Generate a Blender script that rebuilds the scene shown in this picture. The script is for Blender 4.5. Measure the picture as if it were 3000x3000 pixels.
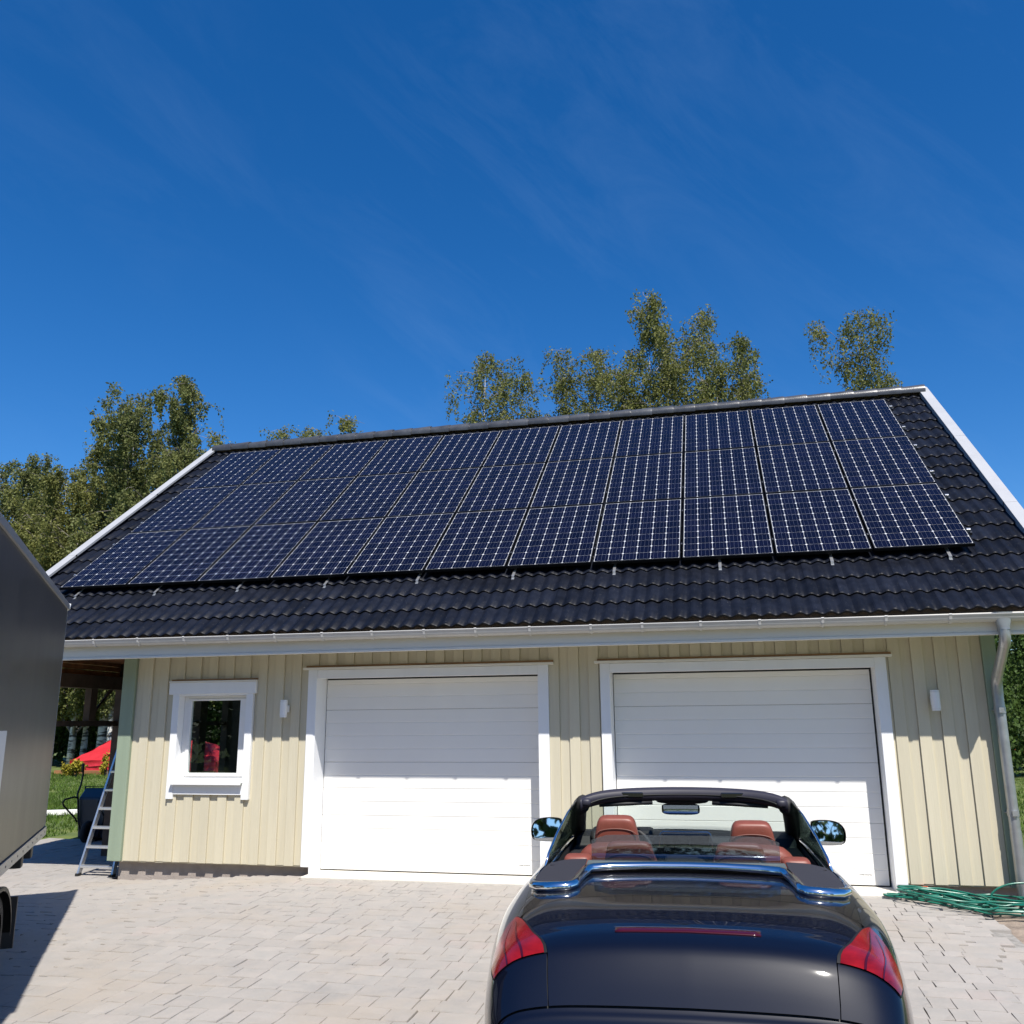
import bpy, bmesh, math, random
import numpy as np
from mathutils import Vector, Matrix, Euler
R = math.radians
random.seed(7)
rng = np.random.default_rng(11)
for o in list(bpy.data.objects): bpy.data.objects.remove(o)
S = bpy.context.scene
COL = S.collection

# ------------------------------------------------------------------ camera
cam_d = bpy.data.cameras.new('camera'); cam = bpy.data.objects.new('camera', cam_d); COL.objects.link(cam)
CAM = Vector((8.5365, -9.816, 1.5656))
yaw, pit, rol = 0.2304, 0.2314, 0.0081
Rw = Matrix.Rotation(yaw, 3, 'Z') @ Matrix.Rotation(pit, 3, 'X') @ Matrix.Rotation(rol, 3, 'Y')
right, fwd, up = Rw @ Vector((1, 0, 0)), Rw @ Vector((0, 1, 0)), Rw @ Vector((0, 0, 1))
M = Matrix(((right.x, up.x, -fwd.x), (right.y, up.y, -fwd.y), (right.z, up.z, -fwd.z)))
cam.matrix_world = Matrix.Translation(CAM) @ M.to_4x4()
cam_d.sensor_width = 36; cam_d.sensor_fit = 'HORIZONTAL'
cam_d.lens = 36 * 2638.16 / 3000
cam_d.clip_start = .05; cam_d.clip_end = 2000
S.camera = cam
S.render.resolution_x = S.render.resolution_y = 1024

# ------------------------------------------------------------------ sky, sun, exposure
SUN = Vector((.54, -1.0, 1.72)).normalized()
sun_el = math.asin(SUN.z)
W = bpy.data.worlds.new('World'); S.world = W; W.use_nodes = True
nt = W.node_tree; nt.nodes.clear()
sky = nt.nodes.new('ShaderNodeTexSky'); sky.sky_type = 'NISHITA'; sky.sun_disc = False
sky.sun_elevation = sun_el; sky.sun_rotation = math.atan2(SUN.x, SUN.y)
sky.altitude = 900; sky.air_density = 1.0; sky.dust_density = .9; sky.ozone_density = 5.0
bg = nt.nodes.new('ShaderNodeBackground'); bg.inputs[1].default_value = .098
# thin cirrus: a faint streaked veil, fixed in the sky
L = nt.links.new
tc = nt.nodes.new('ShaderNodeTexCoord')
def wdot(v):
    d_ = nt.nodes.new('ShaderNodeVectorMath'); d_.operation = 'DOT_PRODUCT'; d_.inputs[1].default_value = tuple(v); L(tc.outputs['Generated'], d_.inputs[0]); return d_.outputs['Value']
def wmath(op, a, b):
    m_ = nt.nodes.new('ShaderNodeMath'); m_.operation = op
    for k_, v_ in enumerate((a, b)):
        if isinstance(v_, (int, float)): m_.inputs[k_].default_value = v_
        else: L(v_, m_.inputs[k_])
    return m_.outputs[0]
E1 = (.80 * right - .60 * up); E2 = (.60 * right + .80 * up)
cx = nt.nodes.new('ShaderNodeCombineXYZ'); L(wmath('MULTIPLY', wdot(E1), 2.6), cx.inputs[0]); L(wmath('MULTIPLY', wdot(E2), 8.5), cx.inputs[1]); L(wmath('MULTIPLY', wdot(fwd), 3.0), cx.inputs[2])
nz = nt.nodes.new('ShaderNodeTexNoise'); nz.inputs['Scale'].default_value = 1.6; nz.inputs['Detail'].default_value = 9; nz.inputs['Roughness'].default_value = .66; nz.inputs['Distortion'].default_value = .5
L(cx.outputs[0], nz.inputs['Vector'])
nz2 = nt.nodes.new('ShaderNodeTexNoise'); nz2.inputs['Scale'].default_value = 2.1; nz2.inputs['Detail'].default_value = 2; L(tc.outputs['Generated'], nz2.inputs['Vector'])
r1 = nt.nodes.new('ShaderNodeMapRange'); r1.inputs[1].default_value = .46; r1.inputs[2].default_value = .82; L(nz.outputs[0], r1.inputs[0])
r2 = nt.nodes.new('ShaderNodeMapRange'); r2.inputs[1].default_value = .40; r2.inputs[2].default_value = .62; L(wmath('ADD', nz2.outputs[0], wmath('MULTIPLY', wdot(right), .22)), r2.inputs[0])
mu2 = nt.nodes.new('ShaderNodeMath'); mu2.operation = 'MULTIPLY'; mu2.inputs[1].default_value = .07
L(wmath('MULTIPLY', r1.outputs[0], r2.outputs[0]), mu2.inputs[0])
mx = nt.nodes.new('ShaderNodeMix'); mx.data_type = 'RGBA'; mx.inputs[7].default_value = (2.6, 3.9, 6.0, 1)
hs_ = nt.nodes.new('ShaderNodeHueSaturation'); hs_.inputs['Saturation'].default_value = 1.32; hs_.inputs['Hue'].default_value = .505      # deep clear-air blue, the whole sky alike
L(mu2.outputs[0], mx.inputs[0]); L(sky.outputs[0], hs_.inputs['Color']); L(hs_.outputs[0], mx.inputs[6]); L(mx.outputs[2], bg.inputs[0])
wo = nt.nodes.new('ShaderNodeOutputWorld'); L(bg.outputs[0], wo.inputs[0])
sd = bpy.data.lights.new('sun', 'SUN'); sd.energy = 4.5; sd.angle = R(.53); sd.color = (1, .955, .88)
so = bpy.data.objects.new('sun', sd); COL.objects.link(so); so.location = (20, -30, 50)
so.rotation_euler = SUN.to_track_quat('Z', 'Y').to_euler()
S.view_settings.view_transform = 'Standard'; S.view_settings.look = 'None'
S.view_settings.exposure = .62; S.view_settings.gamma = 1; S.view_settings.use_curve_mapping = False

# ------------------------------------------------------------------ materials
def srgb(r, g, b): return tuple(((c / 255) / 12.92 if c / 255 <= .04045 else ((c / 255 + .055) / 1.055) ** 2.4) for c in (r, g, b))
MT = {}
def mat(name, col, rough=.6, metal=0., var=.0, vscale=6., bump=0., bscale=60., coat=0., spec=.5, rnd=0., stretch=(1, 1, 1), col2=None, coord='Object', trans=0, dirt=0., bdist=.01):
    m = bpy.data.materials.new(name); m.use_nodes = True; MT[name] = m
    n = m.node_tree; p = n.nodes['Principled BSDF']; k = n.links.new
    p.inputs['Base Color'].default_value = (*col, 1); p.inputs['Roughness'].default_value = rough; p.inputs['Metallic'].default_value = metal
    p.inputs['Coat Weight'].default_value = coat; p.inputs['Coat Roughness'].default_value = .03; p.inputs['Specular IOR Level'].default_value = spec
    t = n.nodes.new('ShaderNodeTexCoord'); mpn = n.nodes.new('ShaderNodeMapping'); mpn.inputs['Scale'].default_value = stretch
    k(t.outputs[coord], mpn.inputs[0]); vec = mpn.outputs[0]
    if rnd:                                                        # shift the pattern for each copy of a piece
        oi = n.nodes.new('ShaderNodeObjectInfo'); ad = n.nodes.new('ShaderNodeVectorMath'); ad.operation = 'MULTIPLY_ADD'
        ad.inputs[0].default_value = (37, 91, 53)
        k(oi.outputs['Random'], ad.inputs[1]); k(vec, ad.inputs[2]); vec = ad.outputs[0]
    cur = None
    if var or col2:
        z = n.nodes.new('ShaderNodeTexNoise'); z.inputs['Scale'].default_value = vscale; z.inputs['Detail'].default_value = 6; z.inputs['Roughness'].default_value = .6
        k(vec, z.inputs['Vector'])
        c = n.nodes.new('ShaderNodeValToRGB'); c.color_ramp.elements[0].position = .3; c.color_ramp.elements[1].position = .7
        b = col2 if col2 else tuple(min(1, x * (1 + var)) for x in col); a = col if col2 else tuple(x * (1 - var) for x in col)
        c.color_ramp.elements[0].color = (*a, 1); c.color_ramp.elements[1].color = (*b, 1)
        k(z.outputs[0], c.inputs[0]); cur = c.outputs[0]
        rr = n.nodes.new('ShaderNodeMapRange'); rr.inputs[3].default_value = max(.02, rough - .08); rr.inputs[4].default_value = min(1, rough + .08)
        k(z.outputs[0], rr.inputs[0]); k(rr.outputs[0], p.inputs['Roughness'])
    if rnd:
        h = n.nodes.new('ShaderNodeHueSaturation'); h.inputs['Color'].default_value = (*col, 1)
        q = n.nodes.new('ShaderNodeMapRange'); q.inputs[3].default_value = 1 - rnd; q.inputs[4].default_value = 1 + rnd
        k(oi.outputs['Random'], q.inputs[0]); k(q.outputs[0], h.inputs['Value'])
        if cur: k(cur, h.inputs['Color'])
        cur = h.outputs[0]
    if dirt:                                                       # scattered specks with a shape of their own
        z3 = n.nodes.new('ShaderNodeTexNoise'); z3.inputs['Scale'].default_value = vscale * 9; z3.inputs['Detail'].default_value = 3; k(vec, z3.inputs['Vector'])
        c3 = n.nodes.new('ShaderNodeMapRange'); c3.inputs[1].default_value = .66; c3.inputs[2].default_value = .74; c3.inputs[4].default_value = dirt; k(z3.outputs[0], c3.inputs[0])
        m3 = n.nodes.new('ShaderNodeMix'); m3.data_type = 'RGBA'; m3.inputs[7].default_value = (.35, .34, .31, 1); k(c3.outputs[0], m3.inputs[0])
        if cur: k(cur, m3.inputs[6])
        else: m3.inputs[6].default_value = (*col, 1)
        cur = m3.outputs[2]
    if cur: k(cur, p.inputs['Base Color'])
    if bump:
        z2 = n.nodes.new('ShaderNodeTexNoise'); z2.inputs['Scale'].default_value = bscale; z2.inputs['Detail'].default_value = 5; k(vec, z2.inputs['Vector'])
        bm_ = n.nodes.new('ShaderNodeBump'); bm_.inputs['Strength'].default_value = bump; bm_.inputs['Distance'].default_value = bdist
        k(z2.outputs[0], bm_.inputs['Height']); k(bm_.outputs[0], p.inputs['Normal'])
    if trans: p.inputs['Transmission Weight'].default_value = trans
    return m
def glass(name, tint=(1, 1, 1), alpha=.1, rough=0., gl=(1, 1, 1)):
    # thin pane: light passes (tinted), sky reflects by Fresnel
    m = bpy.data.materials.new(name); m.use_nodes = True; MT[name] = m; n = m.node_tree; n.nodes.clear(); k = n.links.new
    tr = n.nodes.new('ShaderNodeBsdfTransparent'); tr.inputs[0].default_value = (*tint, 1)
    g = n.nodes.new('ShaderNodeBsdfGlossy'); g.inputs['Roughness'].default_value = rough; g.inputs[0].default_value = (*gl, 1)
    ge = n.nodes.new('ShaderNodeNewGeometry'); dt = n.nodes.new('ShaderNodeVectorMath'); dt.operation = 'DOT_PRODUCT'; k(ge.outputs['Normal'], dt.inputs[0]); k(ge.outputs['Incoming'], dt.inputs[1])
    ab = n.nodes.new('ShaderNodeMath'); ab.operation = 'ABSOLUTE'; k(dt.outputs['Value'], ab.inputs[0])
    sb = n.nodes.new('ShaderNodeMath'); sb.operation = 'SUBTRACT'; sb.inputs[0].default_value = 1; k(ab.outputs[0], sb.inputs[1])
    pw = n.nodes.new('ShaderNodeMath'); pw.operation = 'POWER'; pw.inputs[1].default_value = 5; k(sb.outputs[0], pw.inputs[0])
    a = n.nodes.new('ShaderNodeMath'); a.operation = 'MULTIPLY_ADD'; a.inputs[1].default_value = .95; a.inputs[2].default_value = .02 + alpha; a.use_clamp = True; k(pw.outputs[0], a.inputs[0])
    mi = n.nodes.new('ShaderNodeMixShader'); k(a.outputs[0], mi.inputs[0]); k(tr.outputs[0], mi.inputs[1]); k(g.outputs[0], mi.inputs[2])
    ou = n.nodes.new('ShaderNodeOutputMaterial'); k(mi.outputs[0], ou.inputs[0]); return m
def leafmat(name, a, b, c=None, scale=.35, transl=.3):
    m = bpy.data.materials.new(name); m.use_nodes = True; MT[name] = m; n = m.node_tree; k = n.links.new
    p = n.nodes['Principled BSDF']; p.inputs['Roughness'].default_value = .55; p.inputs['Specular IOR Level'].default_value = .2
    ge = n.nodes.new('ShaderNodeNewGeometry'); z = n.nodes.new('ShaderNodeTexNoise'); z.inputs['Scale'].default_value = scale; z.inputs['Detail'].default_value = 5
    z.inputs['Roughness'].default_value = .75; k(ge.outputs['Position'], z.inputs['Vector'])
    r = n.nodes.new('ShaderNodeValToRGB'); e = r.color_ramp.elements; e[0].position = .32; e[1].position = .62; e[0].color = (*a, 1); e[1].color = (*b, 1)
    if c: x = e.new(.75); x.color = (*c, 1)
    k(z.outputs[0], r.inputs[0]); 
    wn = n.nodes.new('ShaderNodeTexWhiteNoise'); k(ge.outputs['Random Per Island'], wn.inputs['Vector'])
    h = n.nodes.new('ShaderNodeHueSaturation'); mr = n.nodes.new('ShaderNodeMapRange'); mr.inputs[3].default_value = .65; mr.inputs[4].default_value = 1.4
    k(ge.outputs['Random Per Island'], mr.inputs[0]); k(mr.outputs[0], h.inputs['Value']); k(r.outputs[0], h.inputs['Color']); k(h.outputs[0], p.inputs['Base Color'])
    t = n.nodes.new('ShaderNodeBsdfTranslucent'); k(h.outputs[0], t.inputs[0]); mi = n.nodes.new('ShaderNodeMixShader'); mi.inputs[0].default_value = transl
    k(p.outputs[0], mi.inputs[1]); k(t.outputs[0], mi.inputs[2]); k(mi.outputs[0], n.nodes['Material Output'].inputs[0]); return m

mat('beige', (.555, .507, .380), .62, var=.05, vscale=14, bump=.22, bscale=70, stretch=(1, 1, .06), rnd=.035)
mat('sage', (.255, .315, .23), .6, var=.06, vscale=12, bump=.2, bscale=70, stretch=(1, 1, .06))
mat('white_paint', (.80, .80, .79), .5, var=.02, vscale=9, bump=.08, bscale=90, stretch=(1, 1, .2))
mat('trim_paint', (.80, .81, .82), .48, var=.02, vscale=9, bump=.1, bscale=80, stretch=(1, 1, .1))
mat('door_white', (.81, .80, .77), .42, var=.012, vscale=3, bump=.3, bscale=260, bdist=.002)
mat('steel_grey', (.52, .52, .51), .42, var=.04, vscale=5, spec=.6)
mat('gutter_white', (.52, .51, .49), .38, var=.05, vscale=5)
mat('zinc', (.40, .41, .42), .38, metal=.75, var=.12, vscale=9)
mat('fascia', (.74, .70, .61), .6, var=.05, vscale=5, bump=.15, bscale=60, stretch=(.06, 1, 1))
mat('soffit_white', (.72, .70, .64), .6, var=.04)
mat('brown_wood', (.26, .115, .045), .75, var=.4, vscale=8, bump=.3, bscale=40, stretch=(.1, 1, 1))
mat('raw_wood', (.23, .13, .06), .75, var=.4, vscale=8, bump=.3, bscale=40, stretch=(.1, 1, 1))
mat('dark_wood', (.075, .054, .040), .85, var=.4, vscale=6)
mat('plinth', (.33, .285, .255), .85, var=.12, vscale=8, bump=.4, bscale=60)
mat('threshold', (.62, .58, .51), .85, var=.08, vscale=9, bump=.3, bscale=70)
mat('rubber', (.018, .018, .018), .6)
mat('tile', (.0075, .0092, .0155), .45, var=.35, vscale=7, bump=.25, bscale=120, bdist=.004, spec=.11, rnd=.28, dirt=.16)
mat('tile_edge', (.006, .006, .007), .6, spec=.12)
mat('ridge', (.055, .058, .066), .34, var=.3, vscale=6, bump=.2, bscale=60, rnd=.2)
mat('verge', (.36, .365, .38), .5, var=.05, vscale=3)
mat('cell', (.0030, .0034, .0125), .2, var=.3, vscale=30, spec=.17, rnd=.28)
mat('busbar', (.16, .16, .19), .35, metal=.6)
mat('backsheet', (.56, .57, .59), .4, spec=.3)
mat('alu', (.70, .71, .73), .32, metal=.85)
mat('frame_black', (.006, .006, .0065), .45, spec=.2)
mat('alu_dark', (.10, .10, .11), .4, metal=.7)
mat('clear_black', (.006, .006, .007), .25)
mat('paver', (.305, .288, .266), .9, var=.10, vscale=5, bump=.5, bscale=28, rnd=.045, bdist=.006, col2=(.352, .320, .290))
def stain(m, sc, lo, hi, tint):
    n = m.node_tree; k = n.links.new; p = n.nodes['Principled BSDF']; src = p.inputs['Base Color'].links[0].from_socket
    ge = n.nodes.new('ShaderNodeNewGeometry'); z = n.nodes.new('ShaderNodeTexNoise'); z.inputs['Scale'].default_value = sc; z.inputs['Detail'].default_value = 7; z.inputs['Roughness'].default_value = .65
    k(ge.outputs['Position'], z.inputs['Vector']); r = n.nodes.new('ShaderNodeMapRange'); r.inputs[1].default_value = lo; r.inputs[2].default_value = hi; r.inputs[4].default_value = .55; k(z.outputs[0], r.inputs[0])
    x = n.nodes.new('ShaderNodeMix'); x.data_type = 'RGBA'; x.inputs[7].default_value = (*tint, 1); k(r.outputs[0], x.inputs[0]); k(src, x.inputs[6]); k(x.outputs[2], p.inputs['Base Color'])
stain(MT['paver'], .9, .5, .68, (.335, .285, .23)); stain(MT['paver'], 2.3, .56, .72, (.235, .225, .215)); stain(MT['paver'], 1.5, .58, .7, (.37, .31, .28))
mat('paver_joint', (.25, .235, .215), .95, var=.3, vscale=20, bump=.5, bscale=80)
mat('soil', (.24, .19, .15), .95, var=.35, vscale=9, bump=.8, bscale=40, dirt=.5)
mat('lawn', (.05, .085, .018), .9, var=.35, vscale=1.5, bump=.6, bscale=50, col2=(.14, .165, .035))
leafmat('grass', (.05, .10, .016), (.11, .17, .028), (.20, .20, .05), 1.2)
leafmat('birch_leaf', (.12, .14, .042), (.20, .20, .058), (.28, .21, .065), .55, .38)
leafmat('birch_leaf_dark', (.105, .130, .044), (.175, .182, .060), (.24, .20, .066), .45, .38)
leafmat('hedge_leaf', (.030, .060, .014), (.065, .105, .022), (.10, .14, .035), .9)
leafmat('yellow_leaf', (.20, .19, .025), (.34, .28, .03), None, 2)
def barkmat():
    m = mat('bark', (.62, .60, .56), .8); n = m.node_tree; k = n.links.new; p = n.nodes['Principled BSDF']
    t = n.nodes.new('ShaderNodeTexCoord'); g = n.nodes.new('ShaderNodeMapping'); g.inputs['Scale'].default_value = (1, 1, 3.5); k(t.outputs['Object'], g.inputs[0])
    z = n.nodes.new('ShaderNodeTexNoise'); z.inputs['Scale'].default_value = 2.6; z.inputs['Detail'].default_value = 6; k(g.outputs[0], z.inputs['Vector'])
    r = n.nodes.new('ShaderNodeValToRGB'); r.color_ramp.elements[0].position = .40; r.color_ramp.elements[1].position = .52
    r.color_ramp.elements[0].color = (.05, .045, .04, 1); r.color_ramp.elements[1].color = (.60, .58, .54, 1); k(z.outputs[0], r.inputs[0]); k(r.outputs[0], p.inputs['Base Color'])
barkmat()
mat('twig', (.10, .075, .055), .85)
mat('limb', (.20, .175, .15), .85, var=.4, vscale=4)
mat('trailer_grey', (.062, .060, .058), .36, var=.10, vscale=2.0, bump=.06, bscale=150, stretch=(1, 1, .25), spec=.5)
mat('trailer_edge', (.42, .42, .42), .4, metal=.5)
mat('black_plastic', (.012, .012, .013), .5)
mat('black_gloss', (.006, .006, .007), .1, coat=.8)
mat('tyre', (.02, .02, .02), .8)
mat('poster', (.70, .71, .70), .5); mat('poster_green', (.10, .28, .05), .5)
mat('red_tarp', (.48, .020, .030), .5, var=.1, vscale=2, bump=.5, bscale=3, bdist=.08)
mat('hose', (.006, .125, .085), .28, spec=.6, var=.2, vscale=10)
mat('orange', (.75, .10, .03), .4)
mat('barrow_tray', (.022, .034, .050), .45, var=.2)
mat('white_plank', (.78, .78, .75), .6)
mat('red_roof', (.42, .03, .025), .6, var=.15, vscale=20)
mat('roof_grey', (.13, .13, .135), .7)
mat('white_wall', (.75, .74, .70), .7)
# car
mat('car_paint', (.0022, .0030, .0085), .38, coat=1., spec=.08)
mat('car_gap', (.003, .003, .003), .6)
mat('chrome', (.86, .86, .86), .10, metal=1.)
mat('leather', (.20, .055, .036), .45, var=.08, vscale=20, bump=.2, bscale=200, bdist=.003)
mat('leather_dark', (.15, .06, .045), .5)
mat('interior_black', (.012, .012, .014), .62, bump=.2, bscale=200, bdist=.002)
mat('fabric_black', (.020, .020, .028), .85, bump=.4, bscale=400, bdist=.002)
mat('header_black', (.024, .022, .034), .5, var=.1)
mat('shelf_grey', (.085, .105, .105), .55, bump=.3, bscale=300, bdist=.002)
mat('screen', (.01, .014, .02), .1, coat=.5)
mat('silver', (.55, .56, .58), .25, metal=.9)
mat('mirror', (.75, .78, .82), .015, metal=1.)
mat('lamp_red', (.085, .002, .003), .16, coat=.25, spec=.35, col2=(.28, .006, .006), vscale=5, stretch=(1, 1, 4))
mat('lamp_dark', (.045, .002, .008), .15, coat=.4, spec=.3)
glass('car_glass', (.80, .88, .84), .02); glass('side_glass', (.34, .42, .39), .03); glass('windstop_glass', (.66, .72, .76), .09, gl=(.85, .93, 1))
glass('window_glass', (.90, .93, .92), .0)

# ------------------------------------------------------------------ mesh helpers
class MB:
    def __init__(s): s.v = []; s.f = []; s.m = []; s.mi = 0
    def box(s, x0, x1, y0, y1, z0, z1):
        b = len(s.v)
        s.v += [(x0, y0, z0), (x1, y0, z0), (x1, y1, z0), (x0, y1, z0), (x0, y0, z1), (x1, y0, z1), (x1, y1, z1), (x0, y1, z1)]
        for q in ((0, 3, 2, 1), (4, 5, 6, 7), (0, 1, 5, 4), (1, 2, 6, 5), (2, 3, 7, 6), (3, 0, 4, 7)): s.f.append(tuple(b + i for i in q)); s.m.append(s.mi)
        return s
    def hexa(s, pts):
        b = len(s.v); s.v += [tuple(p) for p in pts]
        for q in ((0, 3, 2, 1), (4, 5, 6, 7), (0, 1, 5, 4), (1, 2, 6, 5), (2, 3, 7, 6), (3, 0, 4, 7)): s.f.append(tuple(b + i for i in q)); s.m.append(s.mi)
        return s
    def poly(s, pts):
        b = len(s.v); s.v += [tuple(p) for p in pts]; s.f.append(tuple(range(b, b + len(pts)))); s.m.append(s.mi); return s
    def prism(s, pts, d):
        # polygon pts extruded by vector d
        b = len(s.v); n = len(pts); d = Vector(d)
        s.v += [tuple(p) for p in pts] + [tuple(Vector(p) + d) for p in pts]
        s.f.append(tuple(range(b + n - 1, b - 1, -1))); s.f.append(tuple(range(b + n, b + 2 * n))); s.m += [s.mi] * 2
        for i in range(n):
            j = (i + 1) % n; s.f.append((b + i, b + j, b + n + j, b + n + i)); s.m.append(s.mi)
        return s
    def tube(s, pts, r, n=8, cap=True, closed=False, up=None):
        pts = [Vector(p) for p in pts]; k = len(pts)
        rs = r if isinstance(r, (list, tuple)) else [r] * k
        b = len(s.v); prev = None
        for i, p in enumerate(pts):
            if closed: t = pts[(i + 1) % k] - pts[i - 1]
            else: t = pts[min(i + 1, k - 1)] - pts[max(i - 1, 0)]
            t.normalize()
            if prev is None:
                a = Vector(up) if up else (Vector((0, 0, 1)) if abs(t.z) < .9 else Vector((1, 0, 0)))
            else: a = prev
            u = (a - t * a.dot(t)).normalized(); w = t.cross(u); prev = u
            rr = rs[i]; ra, rb = rr if isinstance(rr, (tuple, list)) else (rr, rr)
            for j in range(n):
                g = 2 * math.pi * j / n; s.v.append(tuple(p + u * (ra * math.cos(g)) + w * (rb * math.sin(g))))
        for i in range(k if closed else k - 1):
            for j in range(n):
                i2 = (i + 1) % k
                s.f.append((b + i * n + j, b + i * n + (j + 1) % n, b + i2 * n + (j + 1) % n, b + i2 * n + j)); s.m.append(s.mi)
        if cap and not closed:
            s.f.append(tuple(b + j for j in range(n - 1, -1, -1))); s.f.append(tuple(b + (k - 1) * n + j for j in range(n))); s.m += [s.mi] * 2
        return s
    def grid(s, P, closed=False):
        b = len(s.v); n, m = len(P), len(P[0])
        for r_ in P: s.v += [tuple(p) for p in r_]
        for i in range(n - 1):
            for j in range(m - 1):
                s.f.append((b + i * m + j, b + i * m + j + 1, b + (i + 1) * m + j + 1, b + (i + 1) * m + j)); s.m.append(s.mi)
        return s
    def mesh(s, name, mats, smooth=False):
        me = bpy.data.meshes.new(name); me.from_pydata(s.v, [], s.f)
        for mm in (mats if isinstance(mats, (list, tuple)) else [mats]): me.materials.append(MT[mm])
        if any(s.m): me.polygons.foreach_set('material_index', s.m)
        if smooth: me.polygons.foreach_set('use_smooth', [True] * len(me.polygons))
        me.update(); return me
    def build(s, name, mats, parent=None, smooth=False, bevel=0, auto=None, fix=True):
        me = s.mesh(name, mats, smooth)
        if fix:
            bm = bmesh.new(); bm.from_mesh(me); bmesh.ops.recalc_face_normals(bm, faces=bm.faces); bm.to_mesh(me); bm.free()
        o = link(name, me, parent)
        if bevel:
            b = o.modifiers.new('bevel', 'BEVEL'); b.width = bevel; b.segments = 2; b.limit_method = 'ANGLE'; b.angle_limit = R(40)
        if auto:
            bm = bmesh.new(); bm.from_mesh(me)
            for e in bm.edges: e.smooth = not (len(e.link_faces) == 2 and e.calc_face_angle(0) > R(auto))
            bm.to_mesh(me); bm.free()
        return o
def link(name, data, parent=None):
    o = bpy.data.objects.new(name, data); COL.objects.link(o)
    if parent: o.parent = parent
    return o
def tag(o, label=None, cat=None, group=None, kind=None):
    if label: o['label'] = label
    if cat: o['category'] = cat
    if group: o['group'] = group
    if kind: o['kind'] = kind
    return o
def thing(name, label, cat, loc=(0, 0, 0), rot=(0, 0, 0), group=None):
    o = link(name, None); o.location = loc; o.rotation_euler = rot; o.empty_display_size = .2
    return tag(o, label, cat, group)
def npmesh(name, V, F, mats, smooth=False):
    me = bpy.data.meshes.new(name); V = np.asarray(V, np.float32); F = np.asarray(F, np.int32)
    me.vertices.add(len(V)); me.vertices.foreach_set('co', V.ravel())
    me.loops.add(F.size); me.loops.foreach_set('vertex_index', F.ravel()); me.polygons.add(len(F))
    me.polygons.foreach_set('loop_start', np.arange(0, F.size, F.shape[1], dtype=np.int32))
    for mm in (mats if isinstance(mats, (list, tuple)) else [mats]): me.materials.append(MT[mm])
    me.update(calc_edges=True)
    if smooth: me.polygons.foreach_set('use_smooth', [True] * len(F))
    return me
def sst(t): t = max(0, min(1, t)); return t * t * (3 - 2 * t)
def gz(x, y):
    # height of the paved yard: falls away from the garage doors
    z = -.05 + .030 * min(0, y + .25) - .105 * sst((3.9 - x) / 2.4) - .05 * sst((x - 10.05) / .7)
    return max(z, -.42)
def hit(u, v, ax, val):
    D = Rw @ Vector(((u - 1500) / 2638.16, 1, -(v - 1500) / 2638.16)); t = (val - CAM[ax]) / D[ax]; return CAM + D * t
ORD = ['first', 'second', 'third', 'fourth', 'fifth', 'sixth', 'seventh', 'eighth', 'ninth', 'tenth', 'eleventh', 'twelfth']

# ------------------------------------------------------------------ ground: lawn sheet and paved yard
b = MB(); n = 40
xs = [-300, -80, -40] + list(np.arange(-25, 30.1, .55)) + [50, 120, 300]; ys = [-120, -50, -25] + list(np.arange(-18.5, 34, .55)) + [60, 150, 500]
def low(x, y): return (-5.7 < x < 12.4 and y < .6 and y > -16.6) or (-2.0 < x < 11.0 and y < 3.2 and y > 0) or (-.3 < x < 11.0 and 0 < y < 9)
b.grid([[(x, y, -.62 if low(x, y) else -.18 + .03 * math.sin(x * .7) * math.cos(y * .5)) for x in xs] for y in ys])
tag(b.build('lawn', 'lawn', smooth=True), kind='structure')
# paving bed under the stones, following the fall of the yard
X0, X1, Y0, Y1 = -6.0, 10.68, -17.0, 11.0
def bed_x(y): return X0 if y < 1.0 else (-2.3 if y < 3.6 else -.6)
b = MB(); xs = np.linspace(X0, X1, 60); ys = np.linspace(Y0, Y1, 70)
b.grid([[(max(x, bed_x(y)), y, gz(x, y) - .022) for x in xs] for y in ys])
drive = tag(b.build('driveway', 'paver_joint', smooth=True), kind='structure')
# stones: rows parallel to the doors, broken edges
def stone(w, d, seed):
    r_ = random.Random(seed); h = .0; m = MB(); g = .0022
    P = []
    for (x, y) in ((g, g), (w * .5, g), (w - g, g), (w - g, d * .5), (w - g, d - g), (w * .5, d - g), (g, d - g), (g, d * .5)):
        P.append((x + r_.uniform(-.002, .002), y + r_.uniform(-.0025, .0025)))
    cx, cy = w / 2, d / 2
    top = [((x - cx) * .982 + cx, (y - cy) * .98 + cy, r_.uniform(-.003, .003)) for x, y in P]
    low = [(x, y, -.005) for x, y in P]; bot = [(x, y, -.05) for x, y in P]
    V = top + low + bot; m.v = V; m.f = [tuple(range(8))] + [(8 + i, 8 + (i + 1) % 8, (i + 1) % 8, i) for i in range(8)] + [(16 + i, 16 + (i + 1) % 8, 8 + (i + 1) % 8, 8 + i) for i in range(8)]
    m.m = [0] * len(m.f); return m
SZ = [(.21, .21), (.14, .21), (.175, .21), (.21, .14), (.14, .14), (.245, .14), (.28, .21)]
ST = {}
for i, s_ in enumerate(SZ):
    for k in range(4): mm = stone(*s_, i * 31 + k); ST[(i, k)] = (mm, mm.mesh('paver', 'paver'))
lay = []; y = -.26; rr = random.Random(5)
while y > -8.6:
    d = .21 if rr.random() < .72 else .14; y -= d; x = X0 + rr.random() * .2
    while x < X1 - .1:
        o_ = [i for i, s_ in enumerate(SZ) if s_[1] == d]; i = rr.choice(o_); k = rr.randrange(4)
        if x + SZ[i][0] > X1: break
        lay.append((x, y, i, k)); x += SZ[i][0]
y = -.26
while y < 3.3:
    d = .21; x = -2.2 if y > 1 else X0
    while x < (1.3 if y > -.1 else 3.7):
        if not (y > -.2 and x > 1.25): lay.append((x, y, 0, rr.randrange(4)))
        x += .21
    y += d
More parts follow.
